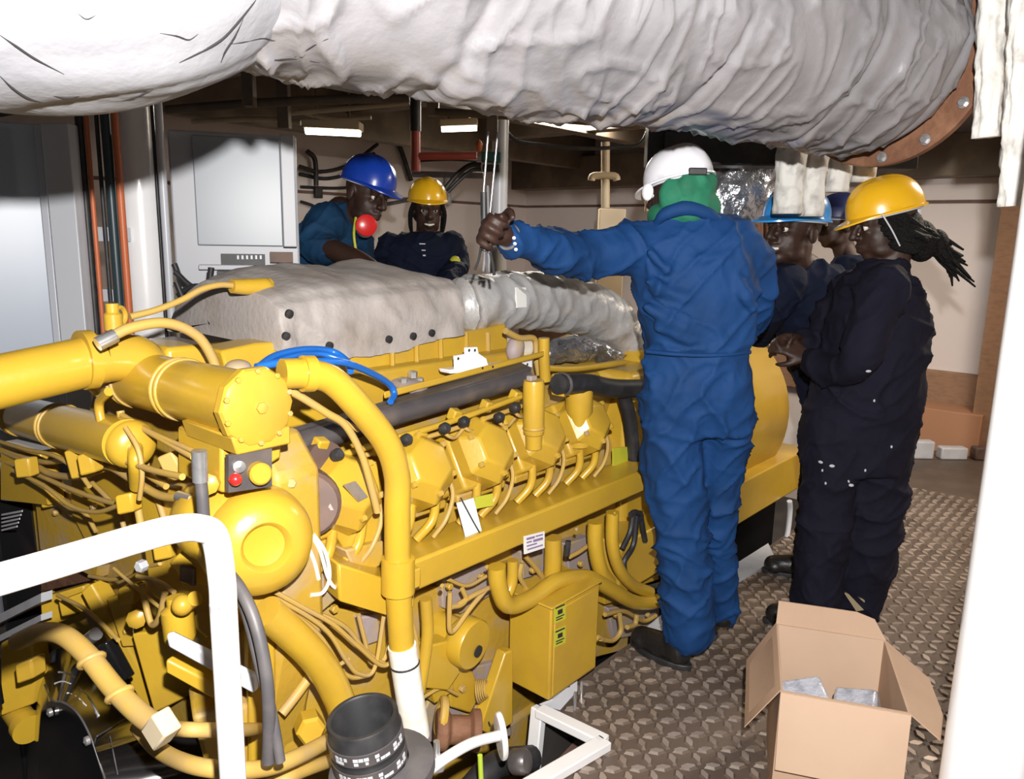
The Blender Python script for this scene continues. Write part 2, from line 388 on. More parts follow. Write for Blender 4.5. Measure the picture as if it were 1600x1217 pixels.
# black shadowed brackets and beam the duct hangs from
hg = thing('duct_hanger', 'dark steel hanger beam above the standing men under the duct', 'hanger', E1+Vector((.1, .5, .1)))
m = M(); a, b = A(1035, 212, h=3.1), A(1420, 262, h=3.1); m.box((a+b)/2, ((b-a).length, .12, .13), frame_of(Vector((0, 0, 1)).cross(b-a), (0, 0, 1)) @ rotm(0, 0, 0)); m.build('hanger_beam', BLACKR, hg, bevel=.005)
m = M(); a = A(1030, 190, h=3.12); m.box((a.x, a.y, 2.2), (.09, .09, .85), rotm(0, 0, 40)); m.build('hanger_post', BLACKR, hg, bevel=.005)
# worn lagged pipes hanging at the right
def rough_fn(s, g, t): return .012*noise.noise(Vector((s*14, cos(g)*2, sin(g)*2)))+.006*noise.noise(Vector((s*40, cos(g)*5, sin(g)*5)))
def hang(px, y0, y1, rp, hd, lab, n_=2, px2=None):
    a, b = A(px, y0, h=hd), A(px2 or px, y1, h=hd); r = pr(a, rp)
    t_ = Vector((a.x, a.y, 2.61)); o = wrap('lagged_pipe', [t_, (t_+b)/2, b], [r, r, r*1.05, r], OLDLAG, None, 60, 28, rough_fn, cap0=True); return tag(o, lab, 'pipe')
hang(1533, -60, 215, 19, 2.12, 'short crumpled white lagged pipe hanging beside the duct flange', px2=1541)
hang(1576, -60, 322, 17, 1.98, 'long crumpled white lagged pipe hanging nearest the right edge', px2=1580)
hang(1234, 205, 334, 21, 2.8, 'worn white lagged pipe hanging above the smiling face, leftmost of four', px2=1230)
hang(1273, 205, 338, 17, 2.86, 'worn white lagged pipe hanging above the light blue helmet', px2=1268)
hang(1316, 205, 300, 18, 2.92, 'worn white lagged pipe touching yellow helmet, third of four', px2=1308)
hang(1352, 215, 285, 19, 2.98, 'worn white lagged pipe behind the peak of the near yellow helmet', px2=1346)
# crumpled foil-lagged pipe behind the white helmet
FOIL = mat('crumpled_foil', (.45, .46, .5), .25, .85, col2=(.3, .31, .34), vscale=12, bump=.9, bscale=35)
def foil_fn(s, g, t): return .02*noise.noise(Vector((s*16, cos(g)*3, sin(g)*3)))+.012*ridged(Vector((s*9, cos(g)*2, sin(g)*2)))
p0, p1, p2 = A(1215, 215, h=3.6), A(1150, 285, h=3.5), A(1090, 390, h=3.5)
tag(wrap('foil_lagged_pipe', [p0, p1, p2], [.14, .16, .14], FOIL, None, 50, 60, foil_fn, cap0=True), 'crumpled silver foil wrapped pipe behind the white helmet', 'pipe')
# ================================================================== the yellow generator set
ENG = thing('diesel_generator', 'big yellow marine diesel generator engine filling the left half of the room', 'engine', Vector((2.1, 2.0, -.75)))
def part(m, name, mt=None, parent=None, **k):
    return m.build(name, mt or YEL, parent if parent is not None else ENG, **k)
def TP(name, mt, y, rpx, pts, parent=None, seg=12, n=8, label=None, rb=None, sm=True):
    """a pipe traced by pixels on a plane of constant y (a third number overrides it)"""
    P = tr(pts, y); r = pr(P[len(P)//2], rpx)
    m = M().tube(P, r if rb is None else [r, pr(P[-1], rb)], seg, n, smooth=sm)
    return m.build(name, mt, parent if parent is not None else ENG, label=label)
def TX(name, mt, x, rpx, pts, parent=None, seg=12, n=8, label=None, sm=True):
    P = [A(q[0], q[1], x=(q[2] if len(q) > 2 else x)) for q in pts]; r = pr(P[len(P)//2], rpx)
    return M().tube(P, r, seg, n, smooth=sm).build(name, mt, parent if parent is not None else ENG, label=label)
# ---- block, sump and skid
m = M(); poly = [(1.66, -.25), (1.60, .1), (1.58, .62), (1.66, .80), (1.62, .92), (1.80, 1.06), (2.25, 1.06), (2.48, .92), (2.45, .8), (2.5, .62), (2.48, .1), (2.4, -.25)]
m.prism([(.98, y, z) for y, z in poly], (1.62, 0, 0)); part(m, 'engine_block', YEL2, bevel=.012)
m = M(); m.bb(1.0, 2.5, 1.64, 2.42, -.55, -.24); part(m, 'oil_sump', YEL2, bevel=.02)
m = M(); m.bb(.9, 4.2, 1.60, 1.75, -.74, -.55); m.bb(.9, 4.2, 2.3, 2.45, -.74, -.55); part(m, 'skid_rail', BLACKG, bevel=.006)
# ---- long trough (beam) along the near side
bz0, bz1 = .585, .685; bx0 = A(545, 930, y=1.40).x
m = M(); m.bb(A(650, 900, y=1.38).x-.05, 2.62, 1.385, 1.52, .60, .685); beam = part(m, 'wiring_trough', bevel=.008)
m = M(); m.prism([A(528, 880, y=1.40), A(604, 905, y=1.36), A(648, 905, y=1.38), A(648, 950, y=1.38), A(604, 962, y=1.36), A(530, 940, y=1.40)], (0.03, .16, 0)); part(m, 'trough_end_box', YEL, beam, bevel=.006)
q = [A(819, 838, y=1.383), A(851, 830, y=1.383), A(851, 856, y=1.383), A(820, 866, y=1.383)]
pl = part(M().prism(q, (0, .004, 0)), 'name_plate', PAPER, beam, label='white rating plate with a red and blue mark')
def on_quad(q, u, v): return (q[0].lerp(q[1], u)).lerp(q[3].lerp(q[2], u), v)
def ink(m, q, u0, v0, u1, v1, off=Vector((0, -.0012, 0))):
    m.prism([on_quad(q, u0, v0)+off, on_quad(q, u1, v0)+off, on_quad(q, u1, v1)+off, on_quad(q, u0, v1)+off], (0, .001, 0))
m = M()
for (u0, v0, u1, v1) in [(.1, .12, .5, .24), (.55, .12, .9, .2), (.1, .34, .35, .42), (.42, .32, .9, .46), (.1, .54, .6, .62), (.12, .74, .9, .82)]: ink(m, q, u0, v0, u1, v1)
part(m, 'plate_print', mat('violet_ink', (.25, .18, .35), .6), pl)
for u in (690, 760, 900, 960):
    c = A(u, 915-(u-690)*.42, y=1.384); M().hexbolt(c, (0, -1, 0), .007, .006).build('bolt', YEL2, beam)
# ---- cylinder heads and hexagonal rocker covers of the near bank
TILT = Vector((0, -.86, .5))
xs = [1.62-.255*2.0+.255*i for i in range(5)]
for i, x in enumerate(xs):
    hd_ = M().box((x, 1.60, .82), (.2, .2, .19), rotm(-30)); h_ = part(hd_, 'cylinder_head', YEL, bevel=.012)
    z = .868
    m = M().lathe([(.108, -.06), (.108, .04), (.100, .05), (.068, .085), (.02, .09)], (x, 1.515, z), TILT, 6, up=(1, 0, .0001)); rc = part(m, 'rocker_cover', YEL, h_, angle=20, bevel=.006)
    for g in (0, 1, 2, 3, 4, 5):
        F = frame_of(TILT, (1, 0, .0001)); c = Vector((x, 1.515, z))+F @ Vector((cos(g*pi/3)*.084, sin(g*pi/3)*.084, .064))
        M().hexbolt(c, TILT, .009, .014).build('cover_bolt', YEL2, rc)
    # slanted push-rod tubes and fuel lines under each cover
    for dx in (-.07, .02):
        m = M().tube([(x+dx+.05, 1.50, .82), (x+dx, 1.46, .745), (x+dx-.045, 1.48, .69)], .013, 10, 6); part(m, 'push_rod_tube', YEL)
    m = M().tube([(x+.10, 1.50, .86), (x+.09, 1.455, .80), (x+.05, 1.44, .74), (x+.02, 1.46, .69)], .0065, 8, 6); part(m, 'fuel_line', YELC)
    m = M().bb(x-.10, x+.11, 1.5, 1.6, .74, .765); part(m, 'head_ledge', YEL2, bevel=.006)
# ---- intake manifold: dark bar, and the yellow fuel rail under it
TP('intake_manifold', DARKM, 1.58, 19, [(372, 722), (480, 690), (600, 652), (820, 588)], n=4, label='dark grey unpainted manifold bar')
m = M(); a, b = A(395, 706, y=1.56), A(830, 574, y=1.56); m.prism([a, b, b+Vector((0, .05, .012)), a+Vector((0, .05, .012))], (0, 0, -.012)); part(m, 'manifold_flange', DARKM)
TP('fuel_rail', YEL, 1.52, 5, [(500, 722), (600, 690), (700, 660), (835, 612)], n=4)
TP('fuel_rail', YELC, 1.525, 4, [(500, 735), (600, 702), (700, 673), (835, 628)], n=4)
for (px, py) in [(522, 714), (630, 690), (690, 672), (720, 662), (775, 655), (800, 640)]:
    c = A(px, py, y=1.5); pp = M().lathe([(.012, 0), (.016, .006), (.016, .022), (.010, .03)], c, TILT, 14).build('sensor_plug', BLACKR, ENG)
    M().tube([c, c+Vector((.02, -.01, -.02)), c+Vector((.05, -.005, -.028)), c+Vector((.085, .0, -.012))], .0055, 8, 6).build('sensor_wire', YELC, pp)
for (px, py) in [(500, 695), (585, 700), (655, 682), (710, 648), (760, 634), (805, 618)]:
    c = A(px, py, y=1.53); part(M().box(c, (.035, .03, .035), rotm(20, 10, 5)), 'rail_clamp', YEL, bevel=.005)
# ---- filler caps on the covers
c = A(834, 700, y=1.45); top = A(834, 594, y=1.45); ax = top-c; L = ax.length
fc = part(M().lathe([(.026, 0), (.027, L*.2), (.032, L*.22), (.033, L*.26), (.029, L*.28), (.033, L*.3), (.033, L*.94), (.030, L), (.0, L)], c, ax, 28), 'oil_filler', YEL)
part(M().ring(A(834, 668, y=1.45), ax, .030, .005), 'hose_clamp', YEL2, fc)
part(M().box(top+Vector((-.01, 0, .008)), (.03, .02, .016)), 'filler_latch', DUST, fc, bevel=.003)
c = A(905, 695, y=1.48); top = A(905, 590, y=1.48); ax = top-c; L = ax.length
fc = part(M().lathe([(.040, 0), (.036, L*.42), (.046, L*.5), (.046, L*.94), (.040, L), (0, L)], c, ax, 28), 'breather_cap', YEL)
part(M().ring(A(905, 640, y=1.48), ax, .04, .006), 'hose_clamp', YEL2, fc)
# ---- yellow top deck under the insulated cover
m = M(); m.bb(.95, 2.05, 1.70, 2.5, 1.0, 1.12); part(m, 'top_deck', YEL, bevel=.01)
dk = M(); dk.prism([A(345, 548, y=1.78), A(400, 536, y=1.78), A(720, 520, y=1.78), A(790, 505, y=1.78), A(800, 590, y=1.74), A(600, 615, y=1.74), A(360, 600, y=1.74)], (0, .1, 0)); dk = part(dk, 'exhaust_shield', YEL, bevel=.006)
for px in (612, 650, 688, 728, 762):
    a, b = A(px, 520, y=1.775), A(px+2, 592, y=1.735); part(M().tube([a, b], .008, 8, smooth=False), 'shield_rib', YEL2, dk)
m = M(); m.prism([A(600, 612, y=1.6), A(850, 548, y=1.6), A(850, 548, y=1.76), A(600, 612, y=1.76)], (0, 0, -.02)); part(m, 'deck_ledge', YEL, bevel=.004)
# ---- yellow housings of the far bank seen past the cover
m = M(); m.bb(1.0, 2.6, 2.45, 2.6, .8, 1.0); part(m, 'far_rocker_cover', YEL, bevel=.02)
# ---- insulated cloth cover
CLOTH = mat('grey_insulation_cloth', (.37, .335, .32), .7, col2=(.29, .25, .225), vscale=7, bump=.25, bscale=60)
def cover():
    secs = []
    # (px_left bottom, bottom y, shoulder y, top y) along the front plane
    st = [(432, 548, 500, 470), (440, 552, 470, 440), (460, 555, 462, 432), (500, 556, 455, 424), (560, 556, 450, 414), (620, 548, 445, 418), (680, 530, 440, 408), (722, 520, 440, 424)]
    F = []
    NU, NV = 96, 46
    def interp(t):
        q = t*(len(st)-1); a = min(int(q), len(st)-2); f = q-a; f = f*f*(3-2*f)*.5+f*.5
        return [st[a][k]+(st[a+1][k]-st[a][k])*f for k in range(4)]
    m = M(); vs = []
    for i in range(NU+1):
        t = i/NU; px, b, s_, tp = interp(t)
        B = A(px, b, y=1.76); S = A(px, s_, y=1.80); T = A(px-20, tp, y=2.1); Bk = Vector((T.x, 2.34, T.z-.10)); Bb = Vector((T.x, 2.38, B.z))
        x = B.x; e = .07*max(0, 1-t/.09)**2
        S.x = T.x = Bk.x = Bb.x = x
        ring = smooth_path([B, B.lerp(S, .55)+Vector((0, -.025, 0)), S+Vector((0, 0, 0)), T+Vector((0, -.1, .0)), T+Vector((0, .08, 0)), Bk, Bb], 8)
        L = len(ring)
        cy = Vector((x, 2.1, (B.z+S.z)/2))
        for j in range(NV):
            q = j/(NV-1)*(L-1); a = min(int(q), L-2); p = ring[a].lerp(ring[a+1], q-a)
            d = (p-cy).normalized()
            hang_ = max(0, 1-j/(NV*.42))
            f = .016*hang_*max(0, ridged(Vector((x*9+1.5*sin(j*.12), j*.03, 2))))**2+.010*noise.noise(Vector((x*11, p.y*5, p.z*6)))+.006*noise.noise(Vector((x*26, p.y*16, p.z*18)))
            seam = -.012*math.exp(-((j-NV*.31)/.9)**2)
            vs.append(p+d*(f+seam-e))
    fs = [[i*NV+j, i*NV+j+1, (i+1)*NV+j+1, (i+1)*NV+j] for i in range(NU) for j in range(NV-1)]
    fs += [list(range(NV))[::-1], [NU*NV+j for j in range(NV)]]
    m.add(vs, fs); return m.build('insulated_cover', CLOTH, ENG, angle=60, label='grey insulating cloth cover')
cv = cover()
for (px, py) in [(447, 525), (452, 490), (608, 530), (646, 525), (675, 520), (515, 540)]:
    c = A(px, py, y=1.735); M().lathe([(.0, -.006), (.011, -.004), (.011, .004)], c, (0, 1, .1), 14).build('lacing_button', BLACKR, cv)
SILV = mat('silver_grey_lagging', (.52, .52, .53), .42, .3, col2=(.42, .38, .35), vscale=5, bump=.35, bscale=35, c2pos=(.5, .75))
def pipe_fn(s, g, t): return .010*noise.noise(Vector((s*13, cos(g)*2, sin(g)*2)))+.009*max(0, ridged(Vector((s*11+.6*sin(g+1), cos(g)*1.3, sin(g)*1.3))))**3-.008*math.exp(-((s-.02)/.012)**2)
pp = [A(715, 482, y=1.86), A(790, 470, y=1.86), A(870, 474, y=1.86), A(935, 492, y=1.84), A(982, 535, y=1.80), A(1012, 600, y=1.74)]
r0, r1, r2 = pr(pp[0], 45), pr(pp[2], 42), pr(pp[4], 40)
lp = wrap('lagged_exhaust_pipe', pp, [r0, r0*1.02, r1, r1, r2, r2], SILV, ENG, 130, 44, pipe_fn, cap0=True, label='silver grey lagged pipe')
q = [A(806, 449, y=1.77), A(822, 449, y=1.77), A(823, 480, y=1.75), A(808, 481, y=1.75)]
m = M(); m.prism(q, (0, .03, 0)); m.build('tape_patch', PAPER, lp)
def crump(s, g, t): return .02*noise.noise(Vector((s*18, cos(g)*3, sin(g)*3)))
wrap('crumpled_heat_wrap', [A(845, 556, y=1.72), A(900, 545, y=1.74), A(965, 560, y=1.76)], [.035, .05, .035], FOIL, ENG, 40, 30, crump, cap0=True)
# ---- small bits standing on the deck by the bracket
TP('lifting_eye_tube', YEL, 1.62, 9, [(850, 528), (850, 560), (852, 595)], n=4)
TP('cross_tube', YEL, 1.62, 5, [(852, 575), (900, 576), (975, 566)], n=4)
TP('bent_tube', YELC, 1.66, 5, [(790, 517), (812, 528), (835, 530), (838, 560), (842, 585)])
m = M(); c = A(805, 545, y=1.68)
part(M().ell(c, (.035, .03, .045), rotm(0, 20, 0), 12, 8), 'rag_wrap', DUST)
for (px, py) in [(645, 590), (630, 600), (655, 600)]:
    part(M().hexbolt(A(px, py, y=1.66), (0, 0, 1), .014, .02), 'deck_nut', STEEL)
part(M().lathe([(.05, 0), (.055, .012), (.03, .02), (.0, .02)], A(640, 605, y=1.66), (0, -.2, 1), 20), 'flange_cap', DUST)
# ---- black pipe to the right of the caps
blk = TP('black_coolant_hose', BLACKR, 1.46, 15, [(872, 600), (920, 600), (960, 607), (1030, 606)], n=5, label='black rubber hose')
part(M().ring(A(880, 600, y=1.46), (1, 0, 0), pr(A(880, 600, y=1.46), 16), .006), 'hose_clamp', DARKM, blk)
TP('black_bracket_leg', BLACKR, 1.48, 11, [(975, 618), (985, 660), (992, 735)], n=3)
part(M().bb(A(870, 600, y=1.5).x-.03, A(870, 600, y=1.5).x+.01, 1.45, 1.5, A(880, 600, y=1.46).z-.04, A(880, 600, y=1.46).z+.03), 'hose_flange', YEL, bevel=.004)
q = [A(958, 700, y=1.49), A(981, 698, y=1.49), A(981, 726, y=1.49), A(958, 728, y=1.49)]
part(M().prism(q, (0, .004, 0)), 'warning_sticker', STICKY)
# paper tag with a yellow-green sticker hung on a line above the trough
q = [A(714, 786, y=1.44), A(740, 778, y=1.44), A(755, 838, y=1.40), A(730, 846, y=1.40)]
tg = part(M().prism(q, (0, .003, 0)), 'paper_tag', PAPER, label='white paper tag')
part(M().tube([A(720, 778, y=1.435), A(738, 812, y=1.415), A(753, 838, y=1.393)], .0022, 6), 'tag_string', INK, tg)
q = [A(742, 777, y=1.445), A(770, 771, y=1.445), A(771, 790, y=1.44), A(744, 795, y=1.44)]
part(M().prism(q, (0, .003, 0)), 'warning_sticker', STICKY)
q = [A(537, 758, y=1.41), A(556, 752, y=1.41), A(575, 776, y=1.41), A(560, 784, y=1.41)]
part(M().prism(q, (0, .004, 0)), 'name_plate', STEEL)
# ---- generator end: round alternator housing and its skid
gx0, gx1 = 2.75, 3.95
al = part(M().lathe([(.30, 0), (.46, .02), (.48, .06), (.48, .38), (.505, .39), (.505, .44), (.48, .45), (.48, 1.14), (.44, 1.2), (.2, 1.2)], (gx0, 1.93, .62), (1, 0, 0), 56), 'alternator_housing', YEL)
for k in range(18):
    g = 2*pi*k/18
    if cos(g) < .3 and True:
        M().hexbolt(Vector((gx0+.37, 1.93+.49*sin(g+pi), .62+.49*cos(g))), (1, 0, 0), .012, .02).build('bolt', YEL2, al)
sz1, sz0, sx1 = A(1200, 733, y=1.43).z, A(1200, 792, y=1.43).z, A(1260, 755, y=1.43).x
m = M(); m.bb(2.3, sx1, 1.43, 2.4, sz0, sz1); part(m, 'generator_skid', YEL, bevel=.008)
m = M(); m.bb(2.6, sx1-.1, 1.55, 2.3, -.55, sz0); part(m, 'generator_mount', BLACKG, bevel=.01)
m = M(); m.bb(2.5, 2.8, 1.55, 2.3, .3, 1.0); part(m, 'flywheel_housing', YEL, bevel=.03)
a = A(1232, 800, y=1.40); m = M(); m.tube([a+Vector((0, 0, .06)), a+Vector((.02, 0, .0)), a+Vector((-.01, -.01, -.10)), a+Vector((-.07, -.02, -.17))], .014, 10); part(m, 'earth_strap', GREYP, label='pale grey bent strap')
# ---- front pipes: the tall coolant pipe with its taped foot
tall = [A(440, 584, y=1.36), A(478, 584, y=1.35), A(518, 594, y=1.34), A(560, 635, y=1.33), A(603, 690, y=1.325), A(620, 740, y=1.32), A(621, 800, y=1.32), A(622, 900, y=1.32), A(628, 1012, y=1.32)]
rt = .031
cp = part(M().tube(tall, rt, 22, 8), 'coolant_pipe', YEL)
part(M().lathe([(.0, -.012), (.038, -.012), (.038, .012), (0, .012)], tall[1]+Vector((.004, 0, 0)), tall[1]-tall[0], 24), 'pipe_coupling', YEL, cp)
c = A(622, 872, y=1.32); d = A(622, 925, y=1.32)
part(M().lathe([(rt, -.002), (rt+.009, 0), (rt+.009, (d-c).length), (rt, (d-c).length+.002)], c, d-c, 24), 'pipe_clamp', YEL, cp)
part(M().box(A(640, 900, y=1.345), (.03, .05, .05)), 'clamp_ear', YEL, cp, bevel=.004)
f0 = A(628, 1008, y=1.32); f1 = A(650, 1150, y=1.30)
tp = part(M().tube([f0, f0.lerp(f1, .5), f1], rt+.004, 22, 4), 'taped_foot', WHITEW, cp, label='white taped lower end')
for t in (.2,): part(M().ring(f0.lerp(f1, t), f1-f0, rt+.003, .0032), 'black_band', INK, tp)
# slim yellow tube beside it and others rising behind the cylinder cap
TP('return_tube', YELC, 1.38, 6, [(432, 600), (470, 620), (510, 645), (540, 665), (565, 710), (580, 760), (590, 800)])
TP('return_tube', YELC, 1.40, 4, [(360, 605), (440, 612), (505, 640), (560, 672)])
# ---- round water-pump housing with a recessed face
pc = A(412, 852, y=1.36); N = Vector((-.28, -.95, .12)).normalized(); R = pr(pc, 86)
pump = part(M().lathe([(R*1.0, -.20), (R*1.04, -.07), (R*1.0, -.03), (R*.9, .0), (R*.66, .02), (R*.46, .024), (R*.41, .018), (R*.37, .004), (R*.2, .0), (0, .0)], pc, N, 48), 'water_pump_housing', YEL)
part(M().lathe([(R*1.02, -.205), (R*1.08, -.20), (R*1.08, -.18), (R*1.02, -.175)], pc, N, 48), 'pump_flange', YEL2, pump)
# neck of the housing, leading up-left
m = M(); m.tube([pc-N*.12+Vector((.02, 0, 0)), pc-N*.13+Vector((-.06, .02, .04)), A(320, 800, x=.92), A(250, 810, x=.95)], [R*.85, R*.8, R*.7, R*.6], 24, 8); part(m, 'pump_volute', YEL)
# brown thermostat drum behind it
tc = A(482, 782, y=1.50); part(M().lathe([(.07, -.06), (.078, -.05), (.078, .05), (.07, .06), (0, .06)], tc, (-.6, -.75, .15), 32), 'thermostat_drum', BROWN, label='dull brown drum')
part(M().lathe([(.07, -.05), (.07, .02), (0, .02)], A(505, 735, y=1.52), (.2, -.9, .3), 24), 'thermostat_cover', BROWN)
for q_ in ((462, 838), (519, 790), (455, 754)): part(M().hexbolt(A(*q_, y=1.43), (-.5, -.8, .2), .012, .016), 'drum_bolt', DUST)
# ---- sensor plate with red button and yellow cap
q = [A(357, 712, y=1.345), A(425, 700, y=1.345), A(425, 760, y=1.345), A(357, 770, y=1.345)]
sp = part(M().prism(q, (0, .012, 0)), 'sensor_plate', DARKM)
part(M().ell(A(368, 749, y=1.325), .0125, None, 16, 10), 'red_button', RED, sp, label='red button')
part(M().lathe([(.022, 0), (.022, .028), (.018, .033), (0, .033)], A(402, 737, y=1.345), (-.3, -1, .1), 24), 'yellow_plug', YEL, sp)
part(M().lathe([(.012, 0), (.012, .012), (0, .014)], A(372, 728, y=1.345), (-.3, -1, .1), 16), 'steel_plug', STEEL, sp)
# front plate of the engine and its lower body
m = M(); m.prism([(.88, 1.42, .98), (.88, 1.50, 1.06), (.88, 2.35, 1.06), (.88, 2.5, .85), (.88, 2.45, -.2), (.88, 1.62, -.2), (.88, 1.5, .35), (.88, 1.42, .6)], (.12, 0, 0)); part(m, 'front_gear_case', YEL2, bevel=.015)
m = M(); m.prism([A(345, 690, y=1.40), A(440, 665, y=1.40), A(440, 715, y=1.40), A(355, 770, y=1.40), A(345, 770, y=1.40)], (.0, .18, 0)); part(m, 'bracket_block', YEL, bevel=.006)
m = M(); m.prism([A(a, b, x=.83-.14*(380-a)/380) for a, b in [(205, 760), (350, 755), (380, 800), (380, 930), (330, 1010), (230, 930)]], (.1, 0, 0)); part(m, 'timing_case', YEL, bevel=.02)
m = M(); m.prism([A(388, 915, y=1.44), A(432, 905, y=1.44), A(430, 1200, y=1.44), A(388, 1200, y=1.44)], (.06, .12, 0)); part(m, 'front_column', YEL, bevel=.008)
m = M(); m.prism([A(300, 1120, y=1.5), A(390, 1100, y=1.46), A(390, 1230, y=1.46), A(330, 1230, y=1.5)], (.05, .12, 0)); part(m, 'front_footing', YEL2, bevel=.01)
# ---- the two cross cylinders (coolers) lying across the front, flat ends to the right
def cooler(n0, far, near, r, rings_, cap):
    ax = (near-far).normalized(); L = (near-far).length
    o = part(M().lathe([(r*.9, 0), (r*1.1, .0), (r*1.1, .02), (r, .024), (r, L-.02)], far, ax, 40), n0, YEL)
    for t in rings_:
        for e in (0, .022): part(M().ring(far+ax*(L*t+e), ax, r, .005, 36, 8), 'clamp_band', YEL2, o)
    if cap:
        part(M().lathe([(r, L-.03), (r*1.22, L-.028), (r*1.22, L-.006), (r*1.15, L), (r*1.02, L+.004), (r*.3, L+.01), (0, L+.01)], far, ax, 10, up=(0, 0, 1)), 'end_cover', YEL, o, angle=20, bevel=.004)
        part(M().hexbolt(near+ax*.009, ax, .012, .008), 'plug', YEL2, o)
        for k in range(10):
            F = frame_of(ax); c = near+ax*.0+F @ Vector((cos(k*.628+.3)*r*1.08, sin(k*.628+.3)*r*1.08, 0)); M().hexbolt(c, ax, .006, .007).build('bolt', YEL2, o)
    return o
c1 = cooler('oil_cooler', A(178, 583, x=.80), A(404, 636, x=.80), .066, (.18, .52), True)
m = M(); a = A(404, 636, x=.80); m.prism([a+Vector((-.06, -.0, -.05)), a+Vector((.07, 0, -.05)), a+Vector((.07, 0, -.088)), a+Vector((-.05, 0, -.088))], (0, .2, 0)); part(m, 'cooler_saddle', YEL, c1, bevel=.004)
c2 = cooler('fuel_cooler', A(-10, 638, x=.72), A(205, 694, x=.72), .055, (.25, .55), False)
part(M().lathe([(.055, -.001), (.053, .012), (.042, .026), (.022, .033), (0, .034)], A(205, 694, x=.72), (0, -1, 0), 32), 'domed_end', YEL, c2, angle=80)
part(M().tube([A(205, 694, x=.72)+Vector((0, -.02, 0)), A(212, 720, x=.70), A(214, 760, x=.72)], .016, 14, 6), 'drain_branch', YEL, c2)
# U-shaped strap between the two coolers
TX('pipe_strap', YEL, .70, 7, [(170, 612), (155, 630), (160, 665), (172, 690)])
# ---- big air pipe running out of the picture at the left
bp0, bp1 = A(158, 560, y=1.82), A(-260, 655, y=1.82)
air = part(M().tube([bp0, bp0.lerp(bp1, .5), bp1], .056, 32, 6), 'charge_air_pipe', YEL)
part(M().lathe([(.056, -.012), (.066, -.012), (.066, .012), (.056, .012)], bp0+Vector((-.03, 0, 0)), (1, 0, 0), 32), 'pipe_flange', YEL, air)
part(M().tube([bp0, bp0+Vector((.08, .0, -.01)), bp0+Vector((.12, .02, -.08))], .054, 24, 6), 'pipe_elbow', YEL, air)
# fittings, arched hose and thin hose on top
fit = part(M().lathe([(.02, 0), (.02, .035), (.014, .04), (.014, .06), (0, .06)], A(178, 515, y=1.84), (0, 0, 1), 16), 'valve_post', YEL)
part(M().ring(A(187, 494, y=1.84), (.5, -.8, 0), .02, .006), 'valve_ring', YEL, fit)
ah = TP('arched_hose', YELC, 1.70, 8, [(160, 534), (205, 512), (262, 505), (308, 525), (332, 560), (340, 590)])
part(M().tube([A(152, 538, y=1.70), A(180, 524, y=1.70)], .015, 14, smooth=False), 'hose_fitting', STEEL, ah, label='bright steel fitting')
th = TP('thin_hose', YELC, 1.9, 5, [(203, 495), (245, 484), (285, 468), (315, 452), (345, 445), (370, 447)])
part(M().tube([A(362, 447, y=1.9), A(385, 448, y=1.9), A(415, 446, y=1.9), A(424, 440, y=1.9)], [.019, .022, .022, .012], 14, 4), 'hose_connector', YEL, th)
part(M().bb(A(230, 545, y=1.9).x, A(305, 545, y=1.9).x, 1.8, 2.0, A(250, 560, y=1.9).z-.03, A(250, 535, y=1.9).z), 'rear_housing', YEL, bevel=.012)
part(M().bb(A(345, 560, y=1.9).x-.05, A(400, 560, y=1.9).x+.05, 1.82, 2.1, A(370, 590, y=1.9).z-.05, A(370, 548, y=1.9).z), 'rear_housing', YEL, bevel=.02)
part(M().ell(A(372, 575, y=1.6), (.03, .03, .02)), 'dusty_cap', DUST)
# ---- tubes and brackets on the front face, traced left to right
for r_, pts in [(6, [(0, 703), (45, 722), (82, 741), (130, 744), (165, 728), (205, 748), (250, 774), (296, 778)]),
                (4, [(0, 718), (60, 742), (105, 762), (165, 783), (198, 787)]),
                (4, [(0, 700), (30, 712), (70, 722), (110, 718)]),
                (6, [(188, 642), (195, 680), (205, 720), (215, 790), (222, 830)]),
                (5, [(190, 648), (225, 670), (260, 690), (302, 714)]),
                (4, [(205, 660), (250, 682), (305, 706)]),
                (5, [(198, 655), (208, 690), (225, 735), (260, 760)]),
                (3, [(178, 888), (215, 920), (245, 945), (276, 970)]),
                (5, [(222, 912), (229, 950), (238, 976), (250, 962), (258, 925)]),
                (4, [(215, 900), (250, 910), (272, 925)])]:
    TX('front_tube', YELC, .74, r_, pts)
hs = TX('grey_hose', GREYH, .66, 10, [(313, 745), (316, 775), (322, 830), (345, 880), (375, 920), (398, 970), (414, 1040), (420, 1110), (419, 1190)], label='dark grey rubber hose')
part(M().tube([A(311, 704, x=.66), A(313, 752, x=.66)], .014, 14, smooth=False), 'hose_ferrule', STEEL, hs)
TX('grey_hose', GREYH, .67, 8, [(374, 920), (392, 985), (405, 1040), (424, 1110), (438, 1190)], label='second black hose strand')
part(M().lathe([(.018, 0), (.018, .02), (0, .024)], A(340, 747, x=.76), (-.5, -.8, 0), 6), 'hex_plug', YEL)
def slab(name, pts, x, th=.05, mt=None, **k):
    if name in ('front_panel', 'dark_recess'):
        return part(M().prism([A(a, b, x=x+.13-.20*max(0, 400-a)/400) for a, b in pts], (th, 0, 0)), name, mt or YEL, bevel=.005, **k)
    cx, cy = sum(p[0] for p in pts)/len(pts), sum(p[1] for p in pts)/len(pts); h = A(cx, cy, x=x).dot(HEAD); dr_ = (HEAD*.8+Vector((1, 0, 0))).normalized()
    return part(M().prism([A(a, b, h=h+(a-cx)*.0003) for a, b in pts], dr_*th), name, mt or YEL, bevel=.005, **k)
slab('support_strut', [(125, 925), (142, 912), (200, 1010), (255, 1115), (235, 1125), (175, 1020)], .80)
slab('support_strut', [(165, 935), (205, 925), (212, 1010), (190, 1012)], .80)
slab('support_strut', [(205, 990), (258, 985), (310, 1080), (240, 1115)], .82)
